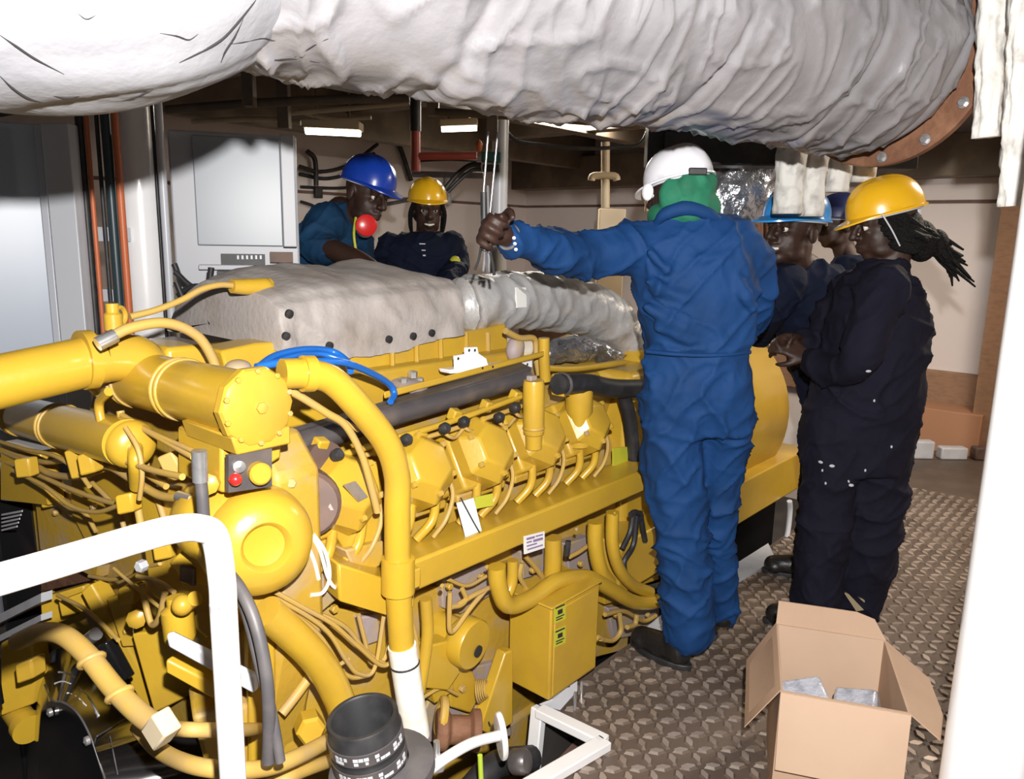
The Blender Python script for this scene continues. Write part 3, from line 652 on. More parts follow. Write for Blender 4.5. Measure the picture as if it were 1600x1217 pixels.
slab('bracket_plate', [(62, 935), (130, 915), (140, 945), (110, 965), (65, 985)], .78)
slab('bracket_plate', [(0, 1005), (45, 985), (55, 1050), (52, 1100), (0, 1120)], .60)
slab('front_panel', [(110, 690), (195, 715), (205, 860), (150, 880), (110, 800)], .82)
slab('front_panel', [(0, 690), (60, 705), (75, 790), (0, 782)], .80)
slab('front_panel', [(55, 790), (110, 760), (160, 850), (150, 905), (62, 860)], .84, mt=YEL2)
slab('front_panel', [(0, 715), (120, 770), (170, 800), (165, 900), (60, 880), (65, 960), (260, 930), (400, 1000), (400, 1200), (180, 1217), (60, 1000)], .9, mt=YEL2)
slab('square_boss', [(90, 940), (130, 925), (133, 955), (95, 965)], .75, .04)
slab('square_boss', [(183, 920), (208, 915), (208, 945), (185, 948)], .76, .04)
slab('square_boss', [(22, 1040), (48, 1030), (52, 1060), (25, 1070)], .56, .04)
slab('bracket_arm', [(262, 880), (300, 845), (330, 870), (330, 920), (280, 905)], .76, .05)
vb = part(M().lathe([(.03, 0), (.034, .01), (.034, .07), (.02, .08), (.02, .1), (0, .1)], A(282, 1000, x=.72), (0, .1, 1), 20), 'valve_body', YEL)
part(M().tube([A(262, 970, x=.72), A(305, 935, x=.72)], .016, 14, smooth=False), 'valve_branch', YEL, vb)
part(M().ell(A(285, 945, x=.70), .022), 'valve_bonnet', YEL, vb)
slab('grey_rail', [(258, 990), (395, 1058), (395, 1085), (262, 1012)], .70, .02, GREYP, label='pale grey metal strip')
slab('lower_rail', [(258, 1030), (345, 1075), (345, 1100), (258, 1052)], .72, .05)
slab('blanking_plate', [(280, 882), (302, 888), (303, 918), (279, 910)], .74, .01, DARKM)
part(M().hexbolt(A(226, 882, x=.74), (-1, -.3, 0), .014, .02), 'grey_bolt', GREYP)
for (px, py) in [(120, 720), (150, 790), (180, 840), (90, 800), (240, 800), (265, 835), (340, 800), (150, 930), (200, 985), (300, 1060), (330, 1000)]:
    part(M().hexbolt(A(px, py, x=.81), (-1, -.1, 0), .009, .014), 'bolt', YEL2)
# ---- black damper guard on the crankshaft nose
GXF, GXR = .56, .72
rear = [(40, 1290), (44, 1160), (54, 1070), (70, 1030), (92, 1013), (130, 1027), (170, 1083), (216, 1128), (275, 1165), (345, 1290)]
front = [(58, 1310), (58, 1200), (62, 1120), (70, 1101), (82, 1095), (99, 1098), (121, 1115), (142, 1152), (158, 1200), (172, 1310)]
r3 = smooth_path([A(a, b, x=GXR) for a, b in rear], 5); f3 = smooth_path([A(a, b, x=GXF) for a, b in front], 5); n_ = len(r3)
m = M(); bk_ = [p+Vector((.05, 0, 0)) for p in r3]; ins = [p.lerp(f3[n_//2]-Vector((0, 0, .2)), .12) for p in f3]
V = bk_+r3+f3+[p+Vector((-.006, 0, 0)) for p in ins]
m.add(V, [[k*n_+i, k*n_+i+1, (k+1)*n_+i+1, (k+1)*n_+i] for k in range(3) for i in range(n_-1)]+[[3*n_+i for i in range(n_)], list(range(n_))[::-1]])
gd = part(m, 'damper_guard', BLACKG, angle=28, label='glossy black guard over the shaft end')
for (px, py) in [(81, 1112), (139, 1156)]: part(M().lathe([(.010, 0), (.010, .008), (0, .012)], A(px, py, x=GXF-.008), (-1, 0, 0), 14), 'guard_bolt', STEEL, gd)
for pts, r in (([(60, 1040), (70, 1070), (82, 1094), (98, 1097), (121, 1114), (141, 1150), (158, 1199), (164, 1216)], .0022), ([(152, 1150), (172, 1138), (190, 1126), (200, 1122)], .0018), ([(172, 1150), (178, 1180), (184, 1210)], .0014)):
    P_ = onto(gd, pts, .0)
    if len(P_) > 2: part(M().tube(P_, r, 8, 5), 'guard_seam', GREYH, gd)  # pale lines standing in for flash glints along the guard's edges
for pts in ([(92, 1050), (105, 1052), (118, 1060)], [(86, 1068), (98, 1065), (110, 1069)], [(105, 1083), (120, 1090), (134, 1103)], [(126, 1078), (140, 1092), (154, 1118)]):
    P_ = onto(gd, pts, .0)
    if len(P_) > 2: part(M().tube(P_, .0028, 8, 5), 'guard_louvre', GREYP, gd)
slab('belt_guard', [(148, 1012), (165, 1003), (198, 1062), (182, 1070)], .70, .03, BLACKG, label='black belt guard edge')
# ---- thick yellow hoses wrapped over the guard
h1 = part(M().tube([A(28, 1002, x=.50), A(62, 988, x=.505), A(98, 992, x=.51), A(135, 1022, x=.52), A(178, 1075, x=.53), A(222, 1118, x=.54), A(255, 1138, x=.55)], .020, 16, 8), 'harness_hose', YELC)
for q_ in ((143, 1032, 522), (187, 1085, 532)): part(M().ring(A(q_[0], q_[1], x=q_[2]/1000), (0, -.75, -.65), .022, .006), 'hose_clip', YELC, h1)
part(M().box(A(252, 1138, x=.535), (.036, .046, .058), rotm(40, 0, 10)), 'connector_block', CREAM, h1, bevel=.004, label='cream connector block')
TX('harness_hose', YELC, .58, 11, [(272, 1138), (300, 1140), (360, 1141, .66), (400, 1139, .78), (410, 1136, .95)])
TX('harness_hose', YELC, .58, 13, [(215, 1135), (250, 1172), (300, 1195), (360, 1203, .62), (420, 1199, .70), (470, 1180, .78), (512, 1158, .88), (530, 1150, 1.0)])
TX('harness_hose', YELC, .74, 11, [(380, 1240), (430, 1225), (470, 1205, .8), (512, 1190, .9), (530, 1184, 1.0)])
part(M().lathe([(.03, 0), (.042, .0), (.042, .03), (.035, .034), (.035, .14), (0, .14)], A(46, 1140, x=.60), (0, 1, .1), 24), 'shaft_stub', YEL)
part(M().tube([A(-10, 1050, x=.5), A(-2, 1100, x=.5)], .012, 10, smooth=False), 'black_rod', BLACKG)
# ---- thick elbow pipe, loom of wires and the pieces behind it
TP('drain_pipe', YEL, 1.36, 24, [(415, 955), (450, 985), (490, 1025), (520, 1070), (538, 1120), (540, 1180)], seg=20)
for k, pts in enumerate([[(430, 925), (475, 950), (520, 975), (560, 1010), (600, 1040), (625, 1010), (640, 960)],
                         [(432, 935), (480, 962), (515, 990), (540, 1030), (560, 1052), (585, 1045), (600, 960)],
                         [(430, 940), (470, 968), (505, 1000), (525, 1040), (550, 1058), (575, 1055)],
                         [(428, 948), (470, 975), (500, 1010), (520, 1040), (545, 1030)],
                         [(434, 930), (490, 955), (540, 980), (575, 1020), (612, 1035), (618, 960)],
                         [(560, 960), (570, 1000), (580, 1035), (600, 1030), (610, 1000)]]):
    TP('wire', YELC, 1.40+.008*k, 3.6, pts, seg=8)
for k, pts in enumerate([[(485, 835), (500, 860), (510, 895), (520, 915), (535, 922)], [(490, 835), (508, 862), (515, 900), (505, 925), (485, 930)], [(480, 850), (492, 880), (498, 905)]]):
    TP('white_wire', WHITEW, 1.42, 3, pts, seg=8)
slab2 = lambda name, pts, y, th=.04, mt=None, parent=None, **k: part(M().prism([A(a, b, y=y) for a, b in pts], (0, th, 0)), name, mt or YEL, parent, bevel=.005, **k)
slab2('dusty_bracket', [(455, 870), (500, 840), (520, 880), (535, 930), (500, 960), (455, 930)], 1.48, .05, DUST)
slab2('dusty_bracket', [(560, 965), (590, 960), (600, 1000), (570, 1010)], 1.5, .05, DUST)
slab2('head_block', [(520, 740), (590, 720), (600, 800), (590, 850), (540, 860), (515, 820)], 1.47, .12)
slab2('head_block', [(540, 860), (600, 845), (602, 880), (560, 905)], 1.45, .1, YEL2)
slab2('side_plate', [(445, 940), (640, 965), (640, 1200), (445, 1200)], 1.52, .05, YEL2)
part(M().hexbolt(A(482, 1128, y=1.40), (-.4, -.8, .1), .034, .05), 'hex_fitting', YEL)
TP('strut_tube', YELC, 1.44, 8, [(440, 1115), (460, 1090), (482, 1060)], n=3)
# ---- pipes and cables hanging beneath the trough
TP('coolant_hose', YEL, 1.40, 13, [(776, 885), (778, 910), (788, 940), (805, 945), (835, 932), (870, 908), (915, 902), (950, 918), (985, 938), (1010, 942), (1040, 935)], seg=16)
TP('coolant_hose', YEL, 1.42, 12, [(930, 815), (930, 850), (938, 890), (952, 910)], seg=14)
TP('coolant_hose', YEL, 1.41, 10, [(957, 800), (957, 850), (968, 890), (990, 915), (1015, 925)], seg=14)
TP('down_pipe', YEL, 1.46, 14, [(864, 840), (864, 880), (862, 915)], n=2, seg=14)
TP('down_pipe', YEL, 1.44, 9, [(801, 875), (800, 910), (792, 930)], n=2)
TP('down_pipe', YEL, 1.44, 10, [(665, 935), (668, 990), (660, 1050), (655, 1080)], n=3)
for pts in ([(703, 925), (702, 960), (703, 985), (712, 982), (735, 950), (760, 920)], [(722, 920), (728, 935), (720, 945), (706, 948)], [(765, 918), (740, 930), (715, 945)], [(640, 960), (650, 1000), (655, 1060)]):
    TP('cable', YELC, 1.43, 4, pts, seg=8)
for pts in ([(995, 805), (990, 850), (975, 880), (985, 910), (1010, 918), (1035, 912)], [(990, 800), (985, 830), (972, 858)], [(1000, 800), (1005, 830), (1008, 845)], [(985, 805), (992, 800), (1002, 806), (995, 815)], [(888, 845), (886, 868)]):
    TP('black_cable', BLACKR, 1.41, 4.5, pts, seg=8)
for pts in ([(968, 960), (970, 985), (958, 1000), (938, 998)], [(995, 960), (992, 975), (980, 980)], [(930, 1000), (935, 995), (945, 1000)]):
    TP('cable', YELC, 1.42, 4, pts, seg=8)
for k in range(6):
    z0 = 830+k*17; slab2('cooling_fin', [(975, z0), (1030, z0-18), (1030, z0-9), (975, z0+9)], 1.5, .05, YEL if k % 2 else DUST)
slab2('side_plate', [(640, 930), (1040, 800), (1040, 1000), (800, 1060), (640, 1090)], 1.56, .04, YEL2)
# starter motor with a dark port
sc_ = A(742, 1008, y=1.42); AXS = Vector((.10, -1, -.05)).normalized(); rs = pr(sc_, 40)
st_ = part(M().lathe([(rs*.72, -.16), (rs*.75, -.07), (rs*.98, -.05), (rs, -.04), (rs, -.005), (rs*.95, 0), (0, .0)], sc_, AXS, 36), 'starter_motor', YEL)
part(M().lathe([(rs*.24, 0), (rs*.24, .004), (0, .004)], sc_+AXS*.0005+Vector((.012, 0, -.024)), AXS, 18), 'dark_port', INK, st_, label='dark round port')
slab2('starter_bracket', [(668, 1010), (705, 1000), (720, 1050), (700, 1080), (662, 1075)], 1.46, .06)
# coil of thin cable
c = A(748, 1080, y=1.47)
for k in range(5): part(M().ring(c+Vector((.004*k, -.004*k, .002*k)), (.5, -.8, .2), .034-.002*k, .0028, 24, 6), 'cable_coil', YELC)
slab2('sump_side', [(690, 1055), (790, 1030), (800, 1150), (760, 1160), (640, 1160)], 1.54, .05, DUST)
slab2('sump_boss', [(672, 1062), (708, 1052), (710, 1080), (680, 1100)], 1.48, .05)
slab2('frame_leg', [(790, 1020), (802, 1015), (802, 1130), (770, 1150), (750, 1140)], 1.44, .04)
# ---- control box
cb0, cb1 = A(862, 945, y=1.33), A(937, 915, y=1.33); zb = A(937, 1048, y=1.33).z
cbx = part(M().bb(cb0.x, cb1.x, 1.33, 1.50, A(862, 1092, y=1.33).z, (cb0.z+cb1.z)/2), 'control_box', YEL, bevel=.006)
part(M().bb(cb0.x+.012, cb1.x-.012, 1.324, 1.33, A(862, 1092, y=1.33).z+.012, (cb0.z+cb1.z)/2-.012), 'box_door', YEL, cbx, bevel=.003)
part(M().bb(cb0.x-.008, cb1.x+.006, 1.322, 1.51, (cb0.z+cb1.z)/2, (cb0.z+cb1.z)/2+.008), 'box_lid', YEL, cbx, bevel=.003)
for (y0, y1) in ((948, 975), (985, 1012)):
    q = [A(866, y0, y=1.323), A(884, y0-8, y=1.323), A(884, y1-8, y=1.323), A(866, y1, y=1.323)]
    st = part(M().prism(q, (0, .002, 0)), 'warning_sticker', STICKY, cbx)
    mm = M(); ink(mm, q, .1, .08, .9, .16); ink(mm, q, .3, .3, .7, .55); ink(mm, q, .15, .66, .85, .72); ink(mm, q, .15, .8, .7, .86); part(mm, 'sticker_print', INK, st)

# ---- further clutter on the front face
for r_, pts in [(4, [(120, 735), (150, 760), (185, 800), (200, 850)]), (5, [(225, 700), (232, 740), (250, 790), (262, 830)]), (3.5, [(60, 760), (95, 790), (130, 800), (150, 830)]), (4, [(240, 905), (262, 930), (268, 960)]), (3.5, [(140, 900), (180, 905), (215, 890), (250, 880)])]:
    TX('front_tube', YELC, .78, r_, pts)
slab('valve_block', [(98, 705), (142, 700), (150, 742), (110, 750)], .70, .05)
slab('valve_block', [(235, 845), (262, 840), (268, 872), (240, 878)], .76, .05)
slab('valve_block', [(150, 845), (178, 838), (182, 868), (155, 875)], .78, .04)
slab('rib', [(115, 640), (135, 655), (90, 720), (72, 712)], .76, .03)
slab('lug', [(60, 770), (85, 762), (92, 790), (64, 795)], .78, .04)
slab('lug', [(275, 700), (305, 706), (302, 740), (272, 735)], .80, .05)
slab('joint_block', [(243, 715), (268, 705), (290, 745), (262, 755)], .76, .03, YELC)
part(M().tube([A(280, 775, x=.735), A(302, 780, x=.735)], .012, 12, smooth=False), 'tube_nut', STEEL)
part(M().lathe([(.02, 0), (.022, .01), (.022, .03), (.012, .036), (0, .036)], A(330, 752, x=.74), (-.6, -.7, .1), 8), 'drain_plug', YEL)
part(M().lathe([(.022, 0), (.024, .012), (.012, .02), (0, .02)], A(215, 965, x=.74), (-.6, -.7, .1), 8), 'drain_plug', YEL)
slab('dark_recess', [(62, 872), (110, 850), (230, 835), (232, 868), (150, 905), (64, 925)], .895, .004, RUST)  # thin dark sheet that paints the handrail's shadow on the engine front
part(M().tube([A(118, 1015, x=.7), A(150, 990, x=.72)], .018, 12, smooth=False), 'steel_sensor', STEEL)

for r_, pts in [(3.5, [(0, 690), (40, 702), (85, 712), (120, 735), (140, 760)]), (3.5, [(20, 735), (70, 760), (110, 790), (150, 800), (185, 790)]), (5, [(150, 690), (165, 715), (200, 722), (240, 735), (285, 745)]), (4, [(196, 668), (215, 700), (222, 740), (218, 780)]), (3.5, [(90, 930), (130, 950), (160, 975), (185, 1000)])]:
    TX('front_tube', YELC, .70, r_, pts)
slab('clamp_plate', [(118, 712), (140, 706), (148, 738), (124, 745)], .68, .03)
slab('clamp_plate', [(20, 718), (44, 716), (48, 745), (24, 748)], .68, .03)
slab('clamp_plate', [(178, 775), (205, 770), (208, 800), (182, 806)], .70, .03)

# ---- dusty castings, bosses and thin lines seen between the hoses under the trough
for pts in ([(690, 905), (760, 880), (768, 930), (720, 960), (692, 950)], [(815, 862), (858, 848), (858, 895), (818, 905)], [(885, 850), (922, 838), (925, 892), (890, 898)], [(950, 950), (1030, 940), (1032, 985), (960, 1000)], [(648, 1010), (690, 1000), (688, 1050), (650, 1060)]):
    slab2('dusty_casting', pts, 1.54, .05, DUST)
for pts in ([(700, 1060), (715, 1040), (740, 1050), (752, 1085), (735, 1115), (705, 1105)], [(560, 925), (590, 915), (592, 945), (565, 955)], [(940, 895), (985, 880), (990, 935), (945, 945)]):
    slab2('yellow_boss', pts, 1.50, .05, YEL)
for r_, pts in [(4, [(820, 868), (835, 885), (850, 905)]), (3.5, [(890, 870), (905, 862), (922, 850)]), (3, [(700, 905), (730, 915), (760, 900)]), (4, [(815, 880), (812, 900), (822, 918)]), (3.5, [(945, 960), (975, 955), (1005, 970), (1025, 962)]), (3, [(660, 1090), (690, 1075), (715, 1085)]), (5, [(690, 1130), (730, 1120), (770, 1128)])]:
    TP('thin_line', YELC, 1.47, r_, pts, seg=8)
for (px, py) in [(700, 915), (750, 900), (830, 890), (905, 880), (960, 960), (1010, 960), (665, 1030), (720, 1075), (745, 1105), (575, 935), (460, 985), (520, 950)]:
    part(M().hexbolt(A(px, py, y=1.495), (0, -1, 0), .011, .014), 'bolt', YEL2)
# ================================================================== foreground things
rail = thing('handrail', 'thick white tubular handrail in the left foreground, bent down at its end', 'handrail', A(352, 1000, y=1.0)*1.0)
rail.location.z = 0
c = A(352, 1000, y=1.0)
P = [A(-120, 938, y=1.0), A(0, 905, y=1.0), A(110, 873, y=1.0), A(220, 840, y=1.0), A(272, 827, y=1.0), A(310, 825, y=1.0), A(336, 840, y=1.0), Vector((c.x, c.y, c.z+.095)), Vector((c.x, c.y, c.z+.05)), Vector((c.x, c.y, c.z)), Vector((c.x, c.y, .3)), Vector((c.x, c.y, .0))]
M().tube(P, .0195, 28, 10).build('rail_tube', WHITE, rail)
M().lathe([(.05, 0), (.05, .012), (.022, .016), (.022, .03)], (c.x, c.y, 0), (0, 0, 1), 28).build('foot_flange', WHITE, rail)
a = A(1536, 1217, d=1.62); col_ = thing('round_column', 'thick white round column standing at the right edge', 'column', (a.x, a.y, 0))
M().lathe([(.079, 0), (.079, 2.62)], (a.x, a.y, 0), (0, 0, 1), 56).build('shaft', WHITE, col_)
M().lathe([(.12, 0), (.12, .012), (.08, .03)], (a.x, a.y, 0), (0, 0, 1), 40).build('base_plate', WHITE, col_)

# ---- open cardboard box
bh = .36
q = [A(1217, 1077, z=bh), A(1420, 1117, z=bh), A(1387, 999, z=bh), A(1215, 976, z=bh)]
u = ((q[1]-q[0])+(q[2]-q[3])).normalized(); v = Vector((-u.y, u.x, 0)); wd = ((q[1]-q[0]).length+(q[2]-q[3]).length)/2; dp = ((q[3]-q[0]).dot(v)+(q[2]-q[1]).dot(v))/2
o_ = (q[0]+q[1]+q[2]+q[3])/4-u*wd/2-v*dp/2; o_.z = 0
BR = Matrix((u, v, Vector((0, 0, 1)))).transposed()
box = thing('cardboard_box', 'open cardboard box with spread flaps standing on the chequered floor', 'box', o_+u*wd/2+v*dp/2)
def bp(a, b, c): return o_+u*a+v*b+Vector((0, 0, c))
T = .006
def wallbox(name, a0, a1, b0, b1, c0, c1, mt): return M().box(bp((a0+a1)/2, (b0+b1)/2, (c0+c1)/2), (a1-a0, b1-b0, c1-c0), BR).build(name, mt, box)
wallbox('front_wall', 0, wd, 0, T, 0, bh, CARD); wallbox('back_wall', 0, wd, dp-T, dp, 0, bh, CARDI)
wallbox('side_wall', 0, T, T, dp-T, 0, bh, CARD); wallbox('side_wall', wd-T, wd, T, dp-T, 0, bh, CARD)
wallbox('bottom', T, wd-T, T, dp-T, 0, T, CARD)
def flap(name, pts, nrm, mt): return M().prism(pts, Vector(nrm).normalized()*T*.7).build(name, mt, box)
flap('front_flap', [bp(0, -.004, bh), bp(wd, -.004, bh), bp(wd-.004, -.03, bh-.205), bp(.002, -.03, bh-.205)], (-v), CARDI)
flap('back_flap', [bp(0, dp, bh), bp(wd, dp, bh), bp(wd-.03, dp+.03, bh+.045), bp(wd-.08, dp+.035, bh+.058), bp(.004, dp+.035, bh+.058)], v, CARD)
lf = [bp(0, dp, bh), bp(0, 0, bh), A(1163, 1137, z=bh-.13), A(1166, 1033, z=bh-.10)]
flap('side_flap', lf, (0, 0, 1), CARD)
rf = [bp(wd, dp, bh), bp(wd, 0, bh), A(1470, 1156, z=bh-.05), A(1474, 1118, z=bh-.04), A(1452, 1060, z=bh-.03)]
flap('side_flap', rf, (0, 0, -1), CARD)
M().box(bp(wd*.42, -.002, .105), (.07, .012, .028), BR).build('hand_hole', INK, box)
PLAS = mat('cloudy_plastic_wrap', (.40, .41, .47), .3, col2=(.24, .25, .29), vscale=30, bump=.5, bscale=60, coat=.4)
def pack(a, b, c, sz, rz, lab, extra):
    m = M().box(bp(a, b, c), sz, BR @ rotm(12, -14, rz)); o = m.build('wrapped_packet', PLAS, None, bevel=.012, bseg=3); tag(o, lab, 'packet', 'packets in the cardboard box')
    return o
pk = pack(wd*.30, dp*.34, .165, (.12, .09, .34), 12, 'cloudy wrapped packet with dark end, left one inside the cardboard box', 0)
pk2 = pack(wd*.78, dp*.34, .16, (.11, .09, .33), -14, 'pale wrapped packet, right one inside the cardboard box', 0)

# ---- white angle-iron frame round the floor opening
fr = thing('floor_frame', 'white painted angle iron frame round the opening in the floor', 'frame', (1.79, 1.27, 0))
c0, c1, c2 = A(842, 1110, z=.02), A(946, 1160, z=.02), A(840, 1222, z=.02)
def bar(a, b, w, h, name, mt, par, bev=.004):
    a, b = Vector(a), Vector(b); d = (b-a); return M().box((a+b)/2, (w, h, d.length), frame_of(d, (0, 0, 1))).build(name, mt, par, bevel=bev)
bar(c0, c1, .045, .03, 'frame_bar', WHITE, fr); bar(c1, c2-(c1-c2)*.5, .05, .03, 'frame_bar', WHITE, fr)
bar(c0+Vector((0, 0, .01)), c0+Vector((-.03, 0, -.28)), .045, .03, 'frame_post', WHITE, fr)
bk = M().prism([A(842, 1100, z=.03), A(862, 1092, z=.05), A(899, 1056, z=.05), A(899, 1078, z=.02), A(872, 1108, z=.01)], (0, -.008, 0)).build('edge_bracket', GREYP, fr)
M().lathe([(.008, 0), (.008, .002)], A(884, 1072, z=.045)+Vector((0, -.009, 0)), (0, -1, 0), 14).build('bolt_hole', INK, bk)
for (px, py) in ((868, 1102), (880, 1085), (898, 1110), (908, 1092)):
    M().cyl(A(px, py, z=.0), A(px, py, z=.0)+Vector((0, 0, .065)), .005, 12).build('stud', STEEL, fr)
tag(M().prism([A(872, 1185, z=-.2), A(905, 1150, z=-.2), A(920, 1175, z=-.25), A(890, 1200, z=-.25)], (0, .02, -.5)).build('brown_support', BROWN), 'brown painted support seen down inside the floor opening', 'support')

# ---- black rubber coupling on its flanged pipe
ca, cb = A(566, 1120, d=1.55), A(574, 1200, d=1.60); ax = (ca-cb).normalized(); ax = (ax+Vector((0, 0, 1.2))-R0*.28).normalized()
RC = pr(ca, 56); H_ = .105
cpl = thing('rubber_coupling', 'black ribbed rubber pipe sleeve standing open on a grey flange', 'pipe sleeve', ca-ax*H_)
M().lathe([(RC*.84, -.4), (RC*.84, 0), (RC*.88, .004), (RC*.97, .004), (RC, 0), (RC, -.025), (RC*1.03, -.03), (RC*1.03, -.058), (RC, -.062), (RC, -.07), (RC*1.04, -.074), (RC*1.04, -.105), (RC, -H_), (RC*.9, -H_), (RC*.88, -.4)], ca, ax, 48, caps=False).build('sleeve', BLACKR, cpl)
F = frame_of(ax)
for zb in (-.044, -.088):     # band clamps with their worn lettering
    bd = M().lathe([(RC*1.03, zb-.014), (RC*1.055, zb-.013), (RC*1.055, zb+.013), (RC*1.03, zb+.014)], ca, ax, 48, caps=False).build('band', DARKM, cpl)
    m = M(); random.seed(3)
    tc_ = (EYE-ca); base = math.atan2(tc_.dot(F.col[1]), tc_.dot(F.col[0]))
    for k in range(15):
        g = base-.95+k*.14
        if k % 4 == 3: continue
        for (dz, hh) in ((.004, .007), (-.005, .006)):
            if random.random() < .8:
                e = ca+F @ Vector((cos(g)*RC*1.056, sin(g)*RC*1.056, zb+dz)); R_ = Matrix((F.col[2], (F @ Vector((-sin(g), cos(g), 0))), F @ Vector((cos(g), sin(g), 0)))).transposed()
                m.box(e, (hh, .009*random.uniform(.6, 1.2), .001), R_)
    m.build('band_print', GREYP, bd)
M().lathe([(RC*.8, -.17), (RC*1.0, -.17), (RC*1.5, -.135), (RC*1.5, -.115), (RC*1.1, -.106), (RC*.8, -.104)], ca+R0*.02, ax, 44, caps=False).build('flange', GREYH, cpl)
M().lathe([(RC*.95, -.95), (RC*.95, -.18)], ca, ax, 32, caps=False).build('riser_pipe', DARKM, cpl)

# ---- rusty valve with the white lever
vt = thing('lever_valve', 'rusty pipe valve with a white lever handle beside the rubber sleeve', 'valve', A(730, 1150, y=1.25))
def VT(name, mt, rpx, pts, y=1.25, parent=None, n=6, seg=14):
    P_ = tr(pts, y); return M().tube(P_, pr(P_[0], rpx), seg, n).build(name, mt, parent or vt)
vc = A(715, 1140, y=1.32); M().lathe([(.05, -.06), (.055, -.05), (.055, -.03), (.038, -.02), (.038, .03), (.055, .04), (.055, .06), (0, .06)], vc, (.7, -.6, -.1), 28).build('valve_body', RUST, vt, bevel=.003)
M().ring(A(690, 1120, y=1.36), (.7, -.6, -.2), .045, .012).build('gland_ring', YEL2, vt)
VT('lever', WHITE, 9, [(668, 1205), (700, 1182), (740, 1160), (785, 1148)], 1.16)
fc_ = A(783, 1150, y=1.16)
lf_ = M().lathe([(.0, -.009), (.062, -.009), (.066, -.004), (.066, .004), (.062, .009), (0, .009)], fc_, (.9, -.35, .1), 36)
for i, p in enumerate(lf_.v): lf_.v[i] = fc_+Vector(((p-fc_).x, (p-fc_).y*.62, (p-fc_).z))
lf_ = lf_.build('lever_flange', WHITE, vt, bevel=.002)
for (px, py) in ((770, 1128), (792, 1142), (788, 1172)): M().lathe([(.007, 0), (.007, .001)], A(px, py, y=1.15)+Vector((-.012, 0, 0)), (-.9, .35, -.1), 12).build('flange_hole', INK, lf_)
VT('spindle', STEEL, 5, [(682, 1158), (683, 1195)], 1.17); M().hexbolt(A(683, 1200, y=1.17), (0, 0, 1), .02, .03).build('hex_nut', STEEL, vt)
VT('black_pipe', BLACKR, 22, [(735, 1235), (775, 1195), (830, 1185)], 1.3)
VT('green_lever', GREENP, 4, [(750, 1180), (752, 1225)], 1.18)
VT('green_lever', GREENP, 3, [(655, 1180), (640, 1215)], 1.2)
M().lathe([(.03, 0), (.036, .008), (.036, .04), (.03, .05), (0, .05)], A(800, 1190, y=1.25), (.3, -.9, .3), 24).build('valve_cover', DARKM, vt)

# ---- black battery case with rails at the far left
bt = thing('black_locker', 'black case with a grey label and pale rails at the left edge behind the handrail', 'locker', A(10, 1000, x=.72))
bt.location.z = -.5
zt = A(30, 785, x=.74).z
M().bb(.74, .86, A(62, 880, x=.86).y, 3.3, -.74, zt).build('case', BLACKG, bt, bevel=.01)
m = M(); 
for k in range(5):
    y0 = 803+k*6; m.prism([A(2, y0, x=.736), A(34-k*2, y0-6, x=.736), A(34-k*2, y0-3, x=.736), A(2, y0+3, x=.736)], (.003, 0, 0))
m.build('worn_label', GREYP, bt)
for (y0, y1, hw) in ((972, 934, 7), (1003, 965, 5)):
    M().prism([A(-60, y0+24-hw, x=.69), A(64, y1-hw, x=.69), A(64, y1+hw, x=.69), A(-60, y0+24+hw, x=.69)], (.03, 0, 0)).build('rail', GREYP, bt)

# ---- loose things lying on the engine
bh_ = M()
P_ = [A(400, 574, y=1.50), A(430, 568, y=1.5), A(480, 566, y=1.49), (A(535, 566, y=1.50)), A(580, 583, y=1.54), A(608, 600, y=1.57), A(616, 615, y=1.57), A(610, 628, y=1.55)]
bh_.tube(P_, .009, 14, 8)
P_ = [A(402, 575, y=1.51), A(430, 556, y=1.56), A(475, 546, y=1.6), A(515, 548, y=1.62), A(540, 562, y=1.58), A(548, 580, y=1.53)]
bh_.tube(P_, .0085, 14, 8)
P_ = [A(420, 570, y=1.53), A(460, 556, y=1.57), A(500, 553, y=1.6), A(530, 560, y=1.58)]
bh_.tube(P_, .007, 12, 8)
tag(bh_.build('blue_hose', BLUEP), 'blue plastic hose looped over the yellow engine pipes', 'hose')
wb = thing('white_bracket', 'white steel mounting bracket with holes lying on the engine deck', 'bracket', A(765, 580, y=1.62))
z0 = A(770, 578, y=1.62).z
M().prism([A(702, 578, y=1.60), A(832, 563, y=1.62), A(832, 574, y=1.62), A(704, 584, y=1.60)], (0, .045, 0)).build('foot_strip', WHITE, wb, bevel=.002)
pl_ = M().prism([A(712, 578, y=1.61), A(711, 556, y=1.61), A(728, 553, y=1.61), A(728, 543, y=1.61), A(746, 542, y=1.61), A(748, 552, y=1.61), A(760, 560, y=1.61), A(764, 574, y=1.61)], (0, .008, 0)).build('upright_plate', WHITE, wb, bevel=.001)
for (px, py) in ((733, 547), (742, 547), (716, 560), (754, 575), (770, 573), (824, 569)): M().lathe([(.004, 0), (.004, .001)], A(px, py, y=1.598), (0, -1, 0), 10).build('screw_hole', INK, wb)
# ================================================================== behind the engine
RY = Matrix((R0, HEAD, Vector((0, 0, 1)))).transposed()
def VB(px0, px1, py0, py1, h, dep, pym=None, z0=None, z1=None, yaw=0):
    """an upright box facing the camera's heading"""
    ym = pym if pym is not None else (py0+py1)/2
    a, b = A(px0, ym, h=h), A(px1, ym, h=h); w_ = (b-a).dot(R0)*cos(radians(yaw)); RZ = Matrix.Rotation(radians(yaw), 3, 'Z'); c = (a+b)/2+RZ @ HEAD*dep/2
    t = A((px0+px1)/2, py0, h=h).z if z1 is None else z1; bt_ = A((px0+px1)/2, py1, h=h).z if z0 is None else z0
    c.z = (t+bt_)/2; return M().box(c, (w_, dep, t-bt_), RZ @ RY)
def HP(px, y0, y1, rpx, h, px2=None, seg=16):
    a, b = A(px, y0, h=h), A(px2 if px2 else px, y1, h=h); return M().tube([a, b], pr(a, rpx), seg, smooth=False)
